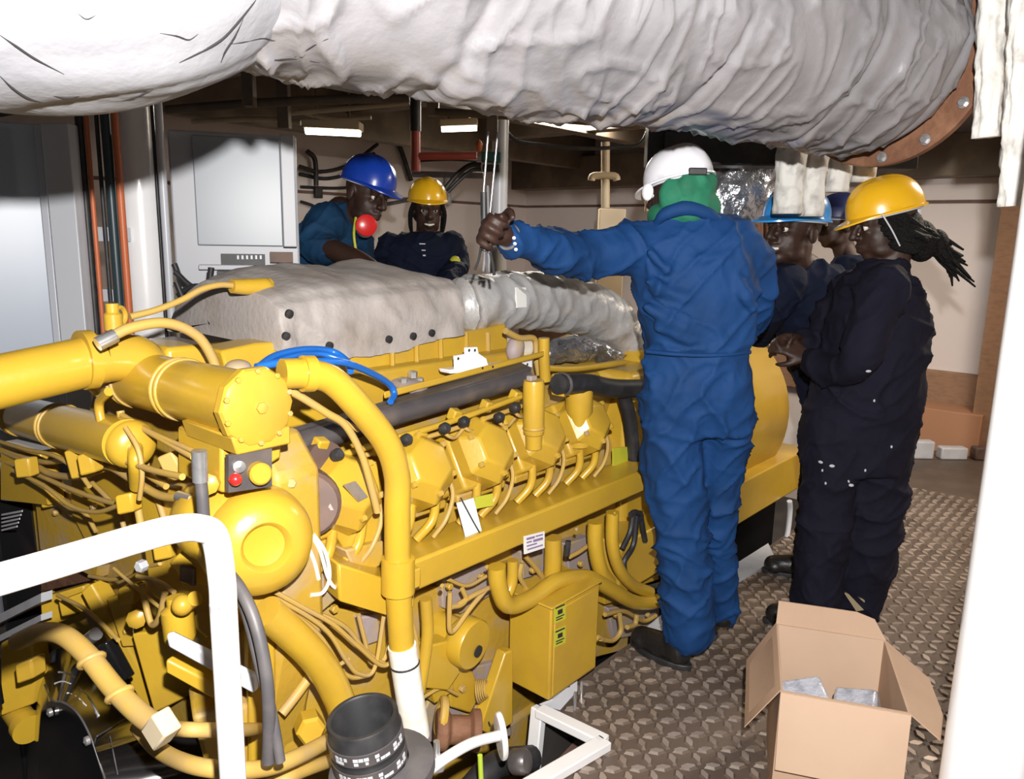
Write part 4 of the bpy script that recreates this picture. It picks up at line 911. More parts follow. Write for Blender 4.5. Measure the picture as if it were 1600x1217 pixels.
DOORM = mat('blue_grey_cabinet_door', (.50, .55, .62), .3, col2=(.46, .51, .58), vscale=.8)
FRAME = mat('white_cabinet_frame', (.52, .54, .59), .35)
h0 = 2.75
pnl = thing('wall_cabinet', 'tall pale blue cabinet filling the left edge behind the engine', 'cabinet', A(10, 400, h=h0)); pnl.location.z = 0
VB(-160, 84, 170, 540, h0, .5, z0=0, z1=A(0, 185, h=h0).z, yaw=33).build('cabinet_side', CABM, pnl, bevel=.01)
VB(66, 78, 170, 540, h0+.06, .03, z0=0, z1=A(0, 188, h=h0).z).build('corner_trim', FRAME, pnl, bevel=.004)
st_ = thing('slotted_strut', 'white slotted channel standing between cabinet and pipes', 'strut', A(100, 400, h=h0)); st_.location.z = 0
s1 = VB(78, 120, 190, 520, h0+.0, .06, pym=350, z0=0, z1=A(90, 192, h=h0).z).build('channel', FRAME, st_, bevel=.004)
for (px, py) in ((104, 309), (114, 437), (122, 560)): VB(px-12, px+12, py-6, py+6, h0+.025, .01).build('slot', GREYP, s1)
for (px0, px1, r, mt, nm, lab) in [(130, 152, 6, BLACKR, 'black_conduit', 'black conduit, leftmost of the pipe run beside the white strut'), (144, 160, 3.5, ORANGE, 'orange_pipe', 'thin orange pipe touching the black conduit'), (162, 173, 3, BLACKR, 'black_conduit', 'thin black line left of the thick dark pipe'), (176, 186, 7, mat('dark_teal_pipe', (.02, .04, .05), .4), 'dark_pipe', 'thick dark pipe in the middle of the run'), (188, 203, 5.5, ORANGE, 'orange_pipe', 'thicker orange pipe nearest the white column')]:
    a = A((px0+px1)/2, 400, h=h0+.08); rr_ = pr(a, r); m = M().tube([Vector((a.x, a.y, 0)), Vector((a.x, a.y, 2.55))], rr_, 16, smooth=False); tag(m.build(nm, mt), lab, 'pipe')
cl = thing('pipe_clip_bar', 'pale clip bar holding the pipe run, upper one', 'clip', A(170, 365, h=h0+.14)); VB(148, 200, 355, 377, h0+.15, .02).build('clip', FRAME, cl)
cl = thing('pipe_clip_bar', 'pale clip bar holding the pipe run, lower one', 'clip', A(170, 458, h=h0+.14)); VB(152, 200, 452, 471, h0+.15, .02).build('clip', FRAME, cl)
a = A(225, 400, h=h0+.25); m = M().tube([Vector((a.x, a.y, 0)), Vector((a.x, a.y, 2.62))], pr(a, 31), 36, smooth=False); tag(m.build('round_post', WHITE), 'white round post standing left behind the engine', 'post')
a = A(262, 400, h=h0+.2); m = M().tube([Vector((a.x, a.y, 0)), Vector((a.x, a.y, 2.5))], pr(a, 6), 16, smooth=False); tag(m.build('thin_pipe', FRAME), 'thin white pipe right beside the white round post', 'pipe')
a = A(249, 350, h=h0+.2); m = M().tube([Vector((a.x, a.y, 0)), Vector((a.x, a.y, 2.5))], pr(a, 2.5), 10, smooth=False); tag(m.build('black_wire', BLACKR), 'black wire clipped along the thin white pipe', 'wire')
# switch cabinet
h1_ = 3.02
SY = 17
FRAME2 = mat('white_cabinet_enamel', (.42, .43, .47), .4); DOOR2 = mat('blue_grey_enamel', (.27, .30, .345), .35, col2=(.25, .28, .325), vscale=.8)
sw = thing('switch_cabinet', 'white switch cabinet with blue grey door left of the bending man', 'cabinet', A(385, 400, h=h1_)); sw.location.z = 0
VB(272, 467, 205, 470, h1_+.05, .2, pym=330, z0=0, z1=A(385, 205, h=h1_).z, yaw=SY).build('cabinet_body', FRAME2, sw, bevel=.008)
dr = VB(306, 440, 214, 384, h1_+.03, .03, pym=300, yaw=SY).build('cabinet_door', DOOR2, sw, bevel=.004)
VB(440, 462, 210, 386, h1_+.02, .04, pym=300, yaw=SY).build('door_post', FRAME2, sw, bevel=.004)
VB(276, 303, 215, 395, h1_+.02, .04, pym=300, yaw=SY).build('door_post', FRAME2, sw, bevel=.004)
for (x0, x1, y0, y1, mt, nm) in [(306, 334, 401, 417, BROWN, 'open_bay'), (346, 414, 397, 415, BLACKR, 'terminal_block'), (422, 458, 394, 410, BROWN, 'open_bay'), (340, 420, 424, 440, BLACKR, 'terminal_block'), (306, 330, 420, 440, INK, 'open_bay')]:
    o = VB(x0, x1, y0, y1, h1_+.02, .04, yaw=SY).build(nm, mt, sw)
    if nm == 'terminal_block':
        for k in range(9):
            x = x0+3+k*(x1-x0-4)/9; VB(x, x+3, y0+2, y0+8, h1_+.012, .012, yaw=SY).build('terminal', FRAME if y0 < 420 else YELC, o)
VB(312, 440, 414, 422, h1_+.0, .03, yaw=SY).build('cable_duct', FRAME2, sw, bevel=.003)
m = M()
for k, pts in enumerate([[(272, 412), (285, 440), (310, 452), (345, 452)], [(274, 425), (300, 448), (340, 462), (370, 476)], [(278, 462), (300, 448), (330, 450), (380, 460)], [(275, 440), (290, 470), (320, 480)], [(330, 418), (330, 440), (350, 455)]]):
    P_ = tr(pts, None, h=2.93-.045*k); tag(M().tube(P_, .011, 10, 6).build('black_cable', BLACKR), ['thick black cable sagging at the left foot of the switch cabinet', 'black cable running right under the switch cabinet', 'black cable looping beneath the terminal rows', 'short black cable end below the loops', 'black cable dropping from the left bay'][k], 'cable', 'cables under the switch cabinet')
# ---- lamps of the room
GLOW = mat('lit_tube', (1, .95, .8), .4, emit=(1, .9, .68), estr=9)
def tube_lamp(px0, px1, py, h, lab, y2=None):
    a, b = A(px0, py, h=h), A(px1, y2 or py, h=h); t = thing('tube_lamp', lab, 'lamp', (a+b)/2+Vector((0, 0, .08)))
    M().box((a+b)/2+Vector((0, 0, .03)), ((b-a).length*1.05, .14, .05), frame_of(Vector((0, 0, 1)), None) if False else Matrix(((b-a).normalized(), Vector((0, 0, 1)).cross((b-a).normalized()), Vector((0, 0, 1)))).transposed()).build('housing', CREAM, t, bevel=.006)
    M().tube([a, b], .03, 16, smooth=False).build('lit_diffuser', GLOW, t)
    for k in (.2, .8):
        e = a.lerp(b, k); M().tube([e+Vector((0, 0, .05)), Vector((e.x, e.y, 2.62))], .008, 8, smooth=False).build('hanger_rod', BEAMM, t)
    return t
tube_lamp(478, 563, 202, 5.0, 'lit fluorescent lamp under the deckhead above the blue helmet', 206)
tube_lamp(690, 745, 200, 6.0, 'small dim lamp beside the white pole at ceiling', 198).children[1].data.materials[0] = mat('dim_tube', (.8, .6, .4), .4, emit=(1, .7, .4), estr=.8)
# ---- red pipes, white pole, clamps, hanging cables
a = A(649, 180, h=4.6)
tag(M().tube([Vector((a.x, a.y, A(649, 205, h=4.6).z)), Vector((a.x, a.y, 2.6))], pr(a, 9), 18, smooth=False).build('black_pipe', BLACKR), 'black vertical pipe above the red pipe', 'pipe')
rp = thing('red_pipe', 'red pipe turning from vertical to horizontal near the white pole', 'pipe', A(649, 240, h=4.6))
M().tube([Vector((a.x, a.y, A(649, 205, h=4.6).z)), Vector((a.x, a.y, A(649, 268, h=4.6).z))], pr(a, 7.5), 18, smooth=False).build('vertical_leg', REDP, rp)
M().tube([A(652, 244, h=4.6), A(745, 243, h=4.6)], pr(a, 6), 16, smooth=False).build('horizontal_leg', REDP, rp)
M().tube([A(652, 252, h=4.62), A(700, 250, h=4.62), A(745, 252, h=4.62)], pr(a, 1.5), 8).build('small_line', BLACKR, rp)
a = A(780, 330, h=4.3)
wp = thing('white_pole', 'white vertical pole behind the hand of the blue coverall man', 'pole', (a.x, a.y, 0))
M().tube([Vector((a.x, a.y, 0)), Vector((a.x, a.y, 2.6))], pr(a, 12.5), 24, smooth=False).build('pole', FRAME, wp)
VB(752, 783, 237, 253, 4.2, .05).build('green_clamp', mat('dark_green_clamp', (.03, .12, .12), .5), wp, bevel=.006, label='dark green clamp')
VB(754, 781, 257, 268, 4.2, .05).build('black_clamp', BLACKR, wp, bevel=.006)
M().ell(A(748, 228, h=4.2), (.02, .02, .03)).build('orange_knob', ORANGE, wp)
CABD = [([(752, 258), (735, 258), (715, 272), (695, 296)], 4.3, 4, 'black cable bowing left from the black clamp, outer one'), ([(752, 264), (738, 266), (720, 280), (700, 300)], 4.12, 3, 'black cable bowing left from the black clamp, inner one'),
        ([(468, 260), (500, 268), (545, 258), (590, 225)], 5.2, 3, 'cable sagging across the wall above the blue helmet'), ([(468, 272), (510, 279), (550, 268), (585, 240)], 5.2, 3, 'second cable sagging below the first'),
        ([(622, 222), (632, 250), (642, 282)], 4.8, 4, 'black cable slanting down to the yellow helmet'), ([(480, 236), (492, 250), (494, 290)], 4.8, 4, 'black cable ending in a plug beside the cabinet'),
        ([(470, 292), (520, 294), (560, 292)], 5.2, 2.5, 'cable running level behind the bending man'), ([(470, 315), (490, 322), (510, 335)], 5.2, 2.5, 'short cable behind the shoulder of the bending man'),
        ([(600, 320), (640, 312), (690, 306)], 5.2, 3, 'pale cable on the wall between the two helmets')]
for kc, (pts, h, r, lab) in enumerate(CABD):
    P_ = [A(x, y, h=h) if h < 4.75 else A(x, y, y=5.585-.03*(kc % 3)) for x, y in pts]; tag(M().tube(P_, pr(P_[0], r), 10, 8).build('hanging_cable', GREYH if 'pale' in lab else BLACKR), lab, 'cable', 'cables on the far wall')
pg = M().box(A(497, 301, y=5.565), (.07, .04, .09)).build('plug', BLACKR, bevel=.006); tag(pg, 'black plug at the end of a hanging cable beside the cabinet', 'plug')
# pipe with a tee and the cream duct below it
cp_ = thing('cream_tee_pipe', 'cream vertical pipe with a tee fitting on the far wall', 'pipe', A(944, 320, h=4.9))
HP(946, 222, 325, 7, 4.9).build('pipe', CREAM, cp_)
M().tube([A(924, 282, h=4.88), A(928, 275, h=4.88), A(960, 275, h=4.88), A(964, 282, h=4.88)], .022, 14, 4).build('tee', CREAM, cp_)
VB(934, 975, 326, 480, 4.95, .1, z0=0).build('lower_duct', CREAM, cp_, bevel=.006)
a = A(1010, 330, h=4.8); o = M().tube([a, Vector((a.x, a.y, 2.62))], pr(a, 3), 10, smooth=False).build('thin_rod', CREAM); tag(o, 'thin cream rod left of the white helmet', 'rod')
o = M().tube([A(700, 268, y=5.565), A(700, 320, y=5.565)], .035, 14, smooth=False).build('short_pipe', FRAME); tag(o, 'short pale pipe on the wall right of the yellow helmet', 'pipe')
o = VB(643, 755, 268, 277, 5.0, .06).build('grey_beam', GREYH, bevel=.004); tag(o, 'grey horizontal bar on the wall below the red pipe', 'bar')
# conduits and ledges under the deckhead
for (pts, h, r, mt, lab) in [([(300, 190), (400, 186), (470, 192)], 4.6, 4, CREAM, 'cream conduit under the deckhead above the switch cabinet'),
        ([(440, 178), (560, 168), (640, 160)], 4.4, 4, CREAM, 'cream conduit slanting up under the deckhead'), ([(455, 172), (520, 186), (580, 184)], 4.6, 3, CREAM, 'cream conduit crossing above the lit lamp'),
        ([(260, 172), (420, 160), (640, 152)], 4.0, 7, BEAMM, 'brown pipe along the deckhead above the conduits'), ([(0, 178), (60, 168), (120, 170)], 3.2, 5, BEAMM, 'brown pipe at the top left under the white elbow'),
        ([(790, 215), (860, 228), (960, 230), (1010, 222)], 4.6, 3, BLACKR, 'black cable drooping under the deckhead right of the pole'), ([(680, 175), (780, 180), (1000, 196)], 4.0, 6, BEAMM, 'brown pipe along the deckhead right of the pole')]:
    P_ = [A(x, y, h=h) for x, y in pts]
    if 'drooping' in lab: P_ = [Vector((P_[0].x, P_[0].y, 2.62)), P_[0]+Vector((0, 0, .05))]+P_[1:-1]+[P_[-1]+Vector((0, 0, .05)), Vector((P_[-1].x, P_[-1].y, 2.62))]
    tag(M().tube(P_, pr(P_[0], r), 12, 8).build('conduit', mt), lab, 'conduit')
for (px, y0, y1, h, lab) in [(440, 130, 200, 4.3, 'brown hanger strap above the switch cabinet corner'), (675, 135, 180, 4.3, 'brown hanger strap right of the black pipe'), (768, 140, 218, 3.9, 'dark hanger post above the white pole'), (385, 120, 165, 3.9, 'brown hanger strap under the big duct')]:
    o = VB(px-8, px+10, y0, y1, h, .06, z1=2.62).build('hanger_strap', BEAMM, bevel=.004); tag(o, lab, 'hanger')
# machinery in shadow behind the standing man at the right
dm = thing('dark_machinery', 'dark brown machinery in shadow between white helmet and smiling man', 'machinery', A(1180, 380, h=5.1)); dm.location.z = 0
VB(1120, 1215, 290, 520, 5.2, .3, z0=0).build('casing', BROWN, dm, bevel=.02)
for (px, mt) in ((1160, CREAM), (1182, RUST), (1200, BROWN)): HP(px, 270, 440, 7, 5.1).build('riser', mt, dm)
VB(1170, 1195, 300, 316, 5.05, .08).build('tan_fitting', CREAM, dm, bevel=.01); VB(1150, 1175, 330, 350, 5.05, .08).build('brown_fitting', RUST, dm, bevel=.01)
# bits by the far right wall
for (px0, px1, y0, y1, mt, lab, nm) in [(1422, 1462, 690, 700, GREYP, 'pale metal pipe piece lying by the far wall, left', 'metal_piece'), (1472, 1514, 700, 710, GREYP, 'pale metal piece lying by the far wall, right', 'metal_piece'), (1524, 1550, 700, 735, BROWN, 'dark brown lump on the floor beside the white column', 'dark_bundle')]:
    o = VB(px0, px1, y0, y1, 5.35, .08, z0=0).build(nm, mt, bevel=.012); tag(o, lab, 'scrap')
# ---- the rods and cables the man holds up
hr = A(757, 340, h=2.12)
rods = thing('rod_bundle', 'bundle of thin steel rods and dark cables gripped upright in the man\'s hand', 'rods', A(755, 425, h=2.15))
for (x0, y0, x1, y1, r, mt, nm) in [(763, 205, 752, 345, 1.6, STEEL, 'steel_rod'), (778, 206, 764, 350, 1.5, STEEL, 'steel_rod'), (756, 300, 757, 392, 5.5, BLACKR, 'black_sleeve'), (762, 290, 764, 395, 3, GREYH, 'grey_cable')]:
    M().tube([A(x0, y0, h=2.12), A((x0+x1)/2, (y0+y1)/2, h=2.12), A(x1, y1, h=2.12)], pr(hr, r), 10, 4).build(nm, mt, rods)
for pts, r, mt in [([(752, 385), (748, 405), (742, 422)], 2, BLACKR), ([(757, 385), (757, 405), (755, 424)], 2, STEEL), ([(762, 385), (764, 405), (763, 426)], 2.2, STEEL), ([(764, 390), (770, 412), (772, 430)], 2.5, BLACKR), ([(760, 390), (760, 410), (762, 428)], 3, GREYH)]:
    M().tube([A(x, y, h=2.13) for x, y in pts], pr(hr, r), 8, 5).build('cable_end', mt, rods)
# ================================================================== people
SKIN = mat('dark_brown_skin', (.036, .015, .0095), .55, col2=(.027, .0115, .0075), vscale=14, bump=.08, bscale=120)
PALMM = mat('palm_skin', (.20, .09, .06), .5)
EYEW = mat('eye_white', (.7, .66, .6), .25); IRIS = mat('dark_iris', (.01, .006, .004), .2); TEETH = mat('teeth_white', (.75, .72, .66), .3)
BLUE = mat('royal_blue_coverall_cloth', (.0055, .042, .15), .75, col2=(.004, .030, .105), vscale=5, bump=.35, bscale=22, spec=.25)
BLUE2 = mat('mid_blue_coverall_cloth', (.0065, .042, .105), .78, col2=(.005, .03, .075), vscale=6, bump=.35, bscale=24, spec=.25)
NAVY = mat('navy_coverall_cloth', (.0065, .006, .015), .85, col2=(.005, .0045, .011), vscale=5, bump=.4, bscale=22, spec=.2)
NAVY2 = mat('dark_navy_jacket_cloth', (.004, .007, .022), .85, col2=(.0035, .006, .016), vscale=5, bump=.4, bscale=22, spec=.2)
BOOT = mat('black_boot_leather', (.012, .011, .011), .4, bump=.2, bscale=60)
HAIR = mat('black_hair', (.005, .0045, .0045), .7, bump=1., bscale=110, spec=.2)
HYEL = mat('yellow_helmet_plastic', (.75, .42, .012), .28, coat=.4)
HWHT = mat('white_helmet_plastic', (.80, .80, .86), .3, coat=.3)
HBLU = mat('blue_helmet_plastic', (.008, .045, .36), .3, coat=.3)
HLBL = mat('light_blue_helmet_plastic', (.03, .28, .72), .3, coat=.3)
GRN = mat('green_scarf_cloth', (.012, .16, .085), .8, col2=(.01, .11, .06), vscale=9, bump=.3, bscale=30)
GOLD = mat('reflective_boot_strip', (.62, .55, .36), .25, .6)

def creases(amp=1.0, seed=0.):
    def f(c, n):
        p = c*1.0+Vector((seed, seed*.7, 0))
        a = noise.noise(p*5.5)*.008
        w = noise.noise(p*3)*.8
        b = max(0, ridged(Vector((p.x*5+w+p.z*2.5, p.y*5-p.z*2, p.z*5.5+w*1.5))))**4*.013
        d = max(0, ridged(Vector((p.x*9-p.z*6, p.y*9+p.z*5, p.z*6+w*2))))**4*.009
        k = max(0, ridged(Vector((p.x*15+w, p.y*15, p.z*15+w))))**3*.003; d += k
        return (a+b+d-.004)*amp
    return f
class Fig:
    def __init__(s, name_loc, label):
        s.root = thing('person', label, 'person', name_loc); s.b = M(); s.c = M()
    def rows(s, rows, core=.72, seg=22, side=None, fwd=None, cloth=True, body=True):
        """stack of horizontal ovals: (y px, left px, right px, h, half depth m)"""
        sd = side or R0; fw_ = fwd or HEAD
        secs = []
        for (y, xl, xr, h, b) in rows:
            c = A((xl+xr)/2, y, h=h); secs.append((c, pr(c, (xr-xl)/2), b))
        for mm, k in ((s.c, 1.), (s.b, core)):
            if (mm is s.c and not cloth) or (mm is s.b and not body): continue
            vs = []; n = len(secs)
            for (c, a, b) in secs:
                for j in range(seg):
                    g = 2*pi*j/seg; e = .86
                    cx = math.copysign(abs(cos(g))**e, cos(g)); cy = math.copysign(abs(sin(g))**e, sin(g)); vs.append(c+sd*(cx*a*k)+fw_*(cy*b*k))
            fs = [[i*seg+j, i*seg+(j+1) % seg, (i+1)*seg+(j+1) % seg, (i+1)*seg+j] for i in range(n-1) for j in range(seg)]
            fs += [list(range(seg))[::-1], [(n-1)*seg+j for j in range(seg)]]; mm.add(vs, fs)
    def limb(s, pts, r, core=.66, cloth=True, body=True):
        if cloth: s.c.capsule(pts, r, 18, 6)
        if body: s.b.capsule(pts, [q*core for q in r] if cloth else r, 16, 6)
    def head(s, c, f, u=None, size=1., neck=None, smile=False):
        f = Vector(f).normalized(); u = Vector(u or (0, 0, 1)); u = (u-f*u.dot(f)).normalized(); r = f.cross(u)
        H = Matrix((r, f, u)).transposed(); s.H, s.hc, s.k = H, Vector(c), size
        q = lambda x, y, z: s.hc+H @ (Vector((x, y, z))*size); s.q = q
        e = lambda x, y, z, a, b, d: s.b.ell(q(x, y, z), (a*size, b*size, d*size), H, 18, 12)
        e(0, -.012, .03, .074, .096, .088); e(0, .028, -.04, .062, .060, .078); e(0, .060, -.095, .027, .024, .022)
        for sx in (-1, 1):
            e(sx*.034, .046, -.034, .025, .023, .028); e(sx*.031, .0715, -.0125, .016, .011, .007); e(sx*.031, .0745, .0118, .0175, .0125, .0085); e(sx*.078, -.012, -.012, .009, .021, .033); e(sx*.042, .018, -.078, .016, .04, .026)
            e(sx*.033, .078, .028, .026, .014, .009); e(sx*.013, .098, -.031, .010, .010, .009)
        e(0, .078, .045, .05, .016, .02)
        s.b.capsule([q(0, .088, .018), q(0, .104, -.008), q(0, .112, -.027)], [.008*size, .011*size, .014*size], 12, 4)
        dz = .006 if smile else 0
        s.b.capsule([q(-.027, .079, -.060+dz), q(0, .097, -.058), q(.027, .079, -.060+dz)], [.006*size, .0095*size, .006*size], 10, 5)
        s.b.capsule([q(-.024, .078, -.073+dz), q(0, .094, -.077), q(.024, .078, -.073+dz)], [.006*size, .010*size, .006*size], 10, 5)
        nk = neck if neck is not None else q(0, -.05, -.2)
        s.b.capsule([q(0, -.02, -.05), q(0, -.025, -.10), nk], [.056*size, .054*size, .062*size], 16, 4)
        for sx in (-1, 1):
            g = M(); g.ell(q(sx*.031, .0735, .002), .0108*size, H, 14, 10); eo = g.build('eye', EYEW, s.root, label='white of the eye')
            g = M(); g.ell(q(sx*.031, .0800, .001), .0072*size, H, 10, 8); g.build('iris', IRIS, eo)
        if smile:
            g = M(); g.capsule([q(-.021, .088, -.064), q(0, .103, -.0665), q(.021, .088, -.064)], [.0045*size, .006*size, .0045*size], 8, 5); g.build('teeth', TEETH, s.root, label='white teeth')
    def hand(s, w_, d, n, side=1, curl=(50, 60, 40), size=1., spread=.0):
        d = Vector(d).normalized(); n = Vector(n); n = (n-d*n.dot(d)).normalized(); sd = d.cross(n)*side
        k = size; w_ = Vector(w_)
        L = [(.043, .026, .021), (.047, .029, .022), (.044, .027, .021), (.035, .021, .018)]
        for i in range(4):
            off = (.030-.020*i)*k
            kn = w_+d*(.088-.006*abs(i-1))*k+sd*off
            s.b.capsule([w_+sd*off*.55+d*.01*k, w_+d*.05*k+sd*off*.9, kn], [.016*k, .0155*k, .0115*k], 12, 4)
            p = kn; a = 0; pts = [kn]
            for ln, c in zip(L[i], curl):
                a += radians(c); dd = d*cos(a)+n*sin(a)+sd*(.10-.066*i)*.5; p = p+dd*ln*k; pts.append(p)
            s.b.capsule(pts, [.0105*k, .0095*k, .0085*k, .0075*k], 12, 3)
        t0 = w_+d*.022*k+sd*.026*k; td = (d*.62+sd*.62+n*.35).normalized(); t1 = t0+td*.042*k; t2 = t1+(td*.55+d*.5+n*.55).normalized()*.031*k; t3 = t2+(d*.4+n*.8-sd*.25).normalized()*.025*k
        s.b.capsule([t0, t1, t2, t3], [.016*k, .0125*k, .0105*k, .0085*k], 12, 4)
    def finish(s, cloth, voxb=.006, voxc=.0085, amp=1., seed=0., cname='coverall', clabel=None):
        s.body = blob(s.b, 'body', SKIN, s.root, voxb, 5)
        s.cloth = blob(s.c, cname, cloth, s.root, voxc, 5, creases(amp, seed), label=clabel)
    def boot(s, heel, d, L=.27, top=None, mt=None):
        heel = Vector(heel); d = Vector(d); d.z = 0; d.normalize(); sd = d.cross(Vector((0, 0, 1)))
        m = M(); O = lambda a, z, b=0: heel+d*a+sd*b+Vector((0, 0, z))
        m.capsule([O(.05, .055), O(.13, .05), O(.21, .042)], [.046, .046, .042], 16, 6)
        m.ell(O(.045, .05), (.045, .045, .05)); m.ell(O(.20, .038), (.052, .05, .04)); m.ell(O(.12, .03), (.046, .046, .03))
        m.capsule([O(.05, .06), O(.045, .13), top if top is not None else O(.04, .2)], [.05, .048, .05], 16, 5)
        o = blob(m, 'boot', mt or BOOT, s.root, .007, 3)
        g = M(); R_ = Matrix((d, sd, Vector((0, 0, 1)))).transposed()
        pts = []
        for k in range(24):
            a = 2*pi*k/24; x = .125+cos(a)*.135; y = sin(a)*(.05-.008*cos(a)**2); pts.append(O(x, .0, y))
        g.prism(pts, (0, 0, .022)); g.build('boot_sole', BLACKR, o, bevel=.003)
        return o
    def hat(s, mt, tilt=0., size=1., dz=.042, peak=.055, ridge=True, strap=None):
        """hard hat on the head; tilt turns the peak down"""
        T_ = s.H @ Matrix.Rotation(radians(-tilt), 3, 'X'); k = size*s.k; c0 = s.hc+T_ @ Vector((0, -.006, dz*s.k))
        def surf(off):
            vs = []; NA, NR = 48, 13
            for i in range(NR):
                t = i/(NR-1)*pi/2
                for j in range(NA):
                    g = 2*pi*j/NA; cx, cy = cos(g), sin(g)
                    rr = sin(t)**.82; zz = cos(t)**.9*.118-off*.7
                    x, y = cx*rr*(.108-off), cy*rr*(.133-off)
                    if ridge and off == 0: zz += .007*max(0, 1-abs(x)/.022)**.5*(1 if rr < .93 else .3) if abs(x) < .022 else (.0035*max(0, 1-abs(abs(x)-.042)/.010) if rr < .9 else 0)
                    vs.append((x*k, y*k, zz*k))
            return vs, NA, NR
        m = M(); vo, NA, NR = surf(0); vi, _, _ = surf(.005)
        def brim(off, z):
            out = []
            for j in range(NA):
                g = 2*pi*j/NA; e = .005+peak*max(0, sin(g))**2.2+.002*max(0, -sin(g)); out.append((cos(g)*(.108+e-off)*k, sin(g)*(.133+e-off)*k, (z-.016*max(0, sin(g))**3)*k))
            return out
        V = vo+brim(0, -.004)+brim(0, -.010)+brim(.008, -.010)+vi[(NR-1)*NA:]
        n1 = NR*NA; fs = []
        for i in range(NR-1): fs += [[i*NA+j, i*NA+(j+1) % NA, (i+1)*NA+(j+1) % NA, (i+1)*NA+j] for j in range(NA)]
        for i in range(4): fs += [[(NR-1+i)*NA+j, (NR-1+i)*NA+(j+1) % NA, (NR+i)*NA+(j+1) % NA, (NR+i)*NA+j] for j in range(NA)]
        b = len(V); V += vi[:(NR-1)*NA]; last = NR*NA+3*NA
        for i in range(NR-2): fs += [[b+i*NA+j, b+(i+1)*NA+j, b+(i+1)*NA+(j+1) % NA, b+i*NA+(j+1) % NA] for j in range(NA)]
        fs += [[b+(NR-2)*NA+j, last+j, last+(j+1) % NA, b+(NR-2)*NA+(j+1) % NA] for j in range(NA)]
        m.add([c0+T_ @ Vector(v) for v in V], fs)
        o = m.build('hard_hat', mt, s.root, angle=50, label=mt.name.replace('_plastic', '').replace('_', ' ').replace('helmet', 'hard hat'))
        s.T_, s.c0 = T_, c0
        hb = M(); pts = [c0+T_ @ Vector((cos(2*pi*j/32)*.098*k, sin(2*pi*j/32)*.12*k, -.012*k)) for j in range(33)]
        hb.tube(pts, .0045*k, 8, 2); hb.build('headband', GREYP, o)
        return o
    def root_to(s, x, y, z=0): pass
Z = Vector((0, 0, 1))
def gz(px, py, z=0.): return A(px, py, z=z)

# ---------------------------------------------------------------- 1: man in royal blue, back to us
HB = 2.53
f1 = gz(1072, 1040); g = Fig(Vector((f1.x, f1.y, 0)), 'person in royal blue coverall and white helmet, back turned, arm stretched out to hold rods')
HB = 2.53
g.rows([(338, 1028, 1122, HB, .065), (350, 1004, 1146, HB, .085), (372, 990, 1168, HB, .11), (410, 984, 1180, HB, .125), (460, 988, 1184, HB, .13), (505, 1000, 1180, HB, .125), (540, 1012, 1172, HB, .118), (556, 1010, 1172, HB, .12), (600, 1002, 1178, HB, .13), (640, 1000, 1176, HB+.01, .13), (672, 1004, 1170, HB+.02, .12)])
def leg(rows, h0, h1): 
    n = len(rows); P_ = [A((xl+xr)/2, y, h=h0+(h1-h0)*i/(n-1)) for i, (y, xl, xr) in enumerate(rows)]
    return P_, [pr(p, (xr-xl)/2) for p, (y, xl, xr) in zip(P_, rows)]
P_, r_ = leg([(650, 1003, 1096), (710, 1005, 1100), (770, 1014, 1102), (830, 1022, 1102), (890, 1030, 1108), (950, 1036, 1114), (985, 1042, 1116)], HB, HB+.015); g.limb(P_, r_)
P_, r_ = leg([(650, 1085, 1173), (710, 1092, 1166), (770, 1094, 1154), (830, 1096, 1150), (890, 1100, 1152), (930, 1106, 1150), (958, 1110, 1150)], HB+.02, HB+.19); g.limb(P_, r_)
sh, el, wr = A(1004, 388, h=HB), A(898, 398, h=2.44), A(803, 374, h=2.24)
g.limb([A(1050, 385, h=HB), sh, el, A(850, 388, h=2.34), wr], [.105, .088, .068, .06, .047])
g.limb([A(1148, 385, h=HB), A(1172, 420, h=HB+.04), A(1180, 485, h=HB+.12), A(1150, 520, h=HB+.28)], [.085, .075, .062, .05])
for a_, b_, r_f in [((1012, 440), (1110, 470), .022), ((1010, 480), (1120, 528), .026), ((1030, 510), (1110, 535), .02), ((1150, 430), (1176, 480), .024), ((1060, 400), (1140, 396), .018), ((1020, 395), (1060, 430), .018)]:
    g.c.capsule([A(*a_, h=HB-.105), A((a_[0]+b_[0])/2, (a_[1]+b_[1])/2+6, h=HB-.118), A(*b_, h=HB-.105)], [r_f*.6, r_f, r_f*.6], 12, 5)
hd = A(786, 366, h=2.195); ht = A(746, 350, h=2.09)
g.b.capsule([wr, hd], [.031, .029], 14, 3)
g.hand(hd, ht-hd, -HEAD*.8+Vector((0, 0, -.1)), side=1, curl=(42, 78, 55), size=1.12)
hc = A(1060, 303, h=HB+.01); fw1 = (HEAD*.72-R0*.68-Z*.08)
g.head(hc, fw1, neck=A(1072, 345, h=HB))
g.hand(A(1148, 522, h=HB+.29), HEAD*.6-R0*.6-Z*.3, -Z, side=1, curl=(20, 25, 20))
g.finish(BLUE, seed=1.3, amp=1.25)
hat1 = g.hat(HWHT, tilt=9, size=.88, dz=.042, peak=.04)
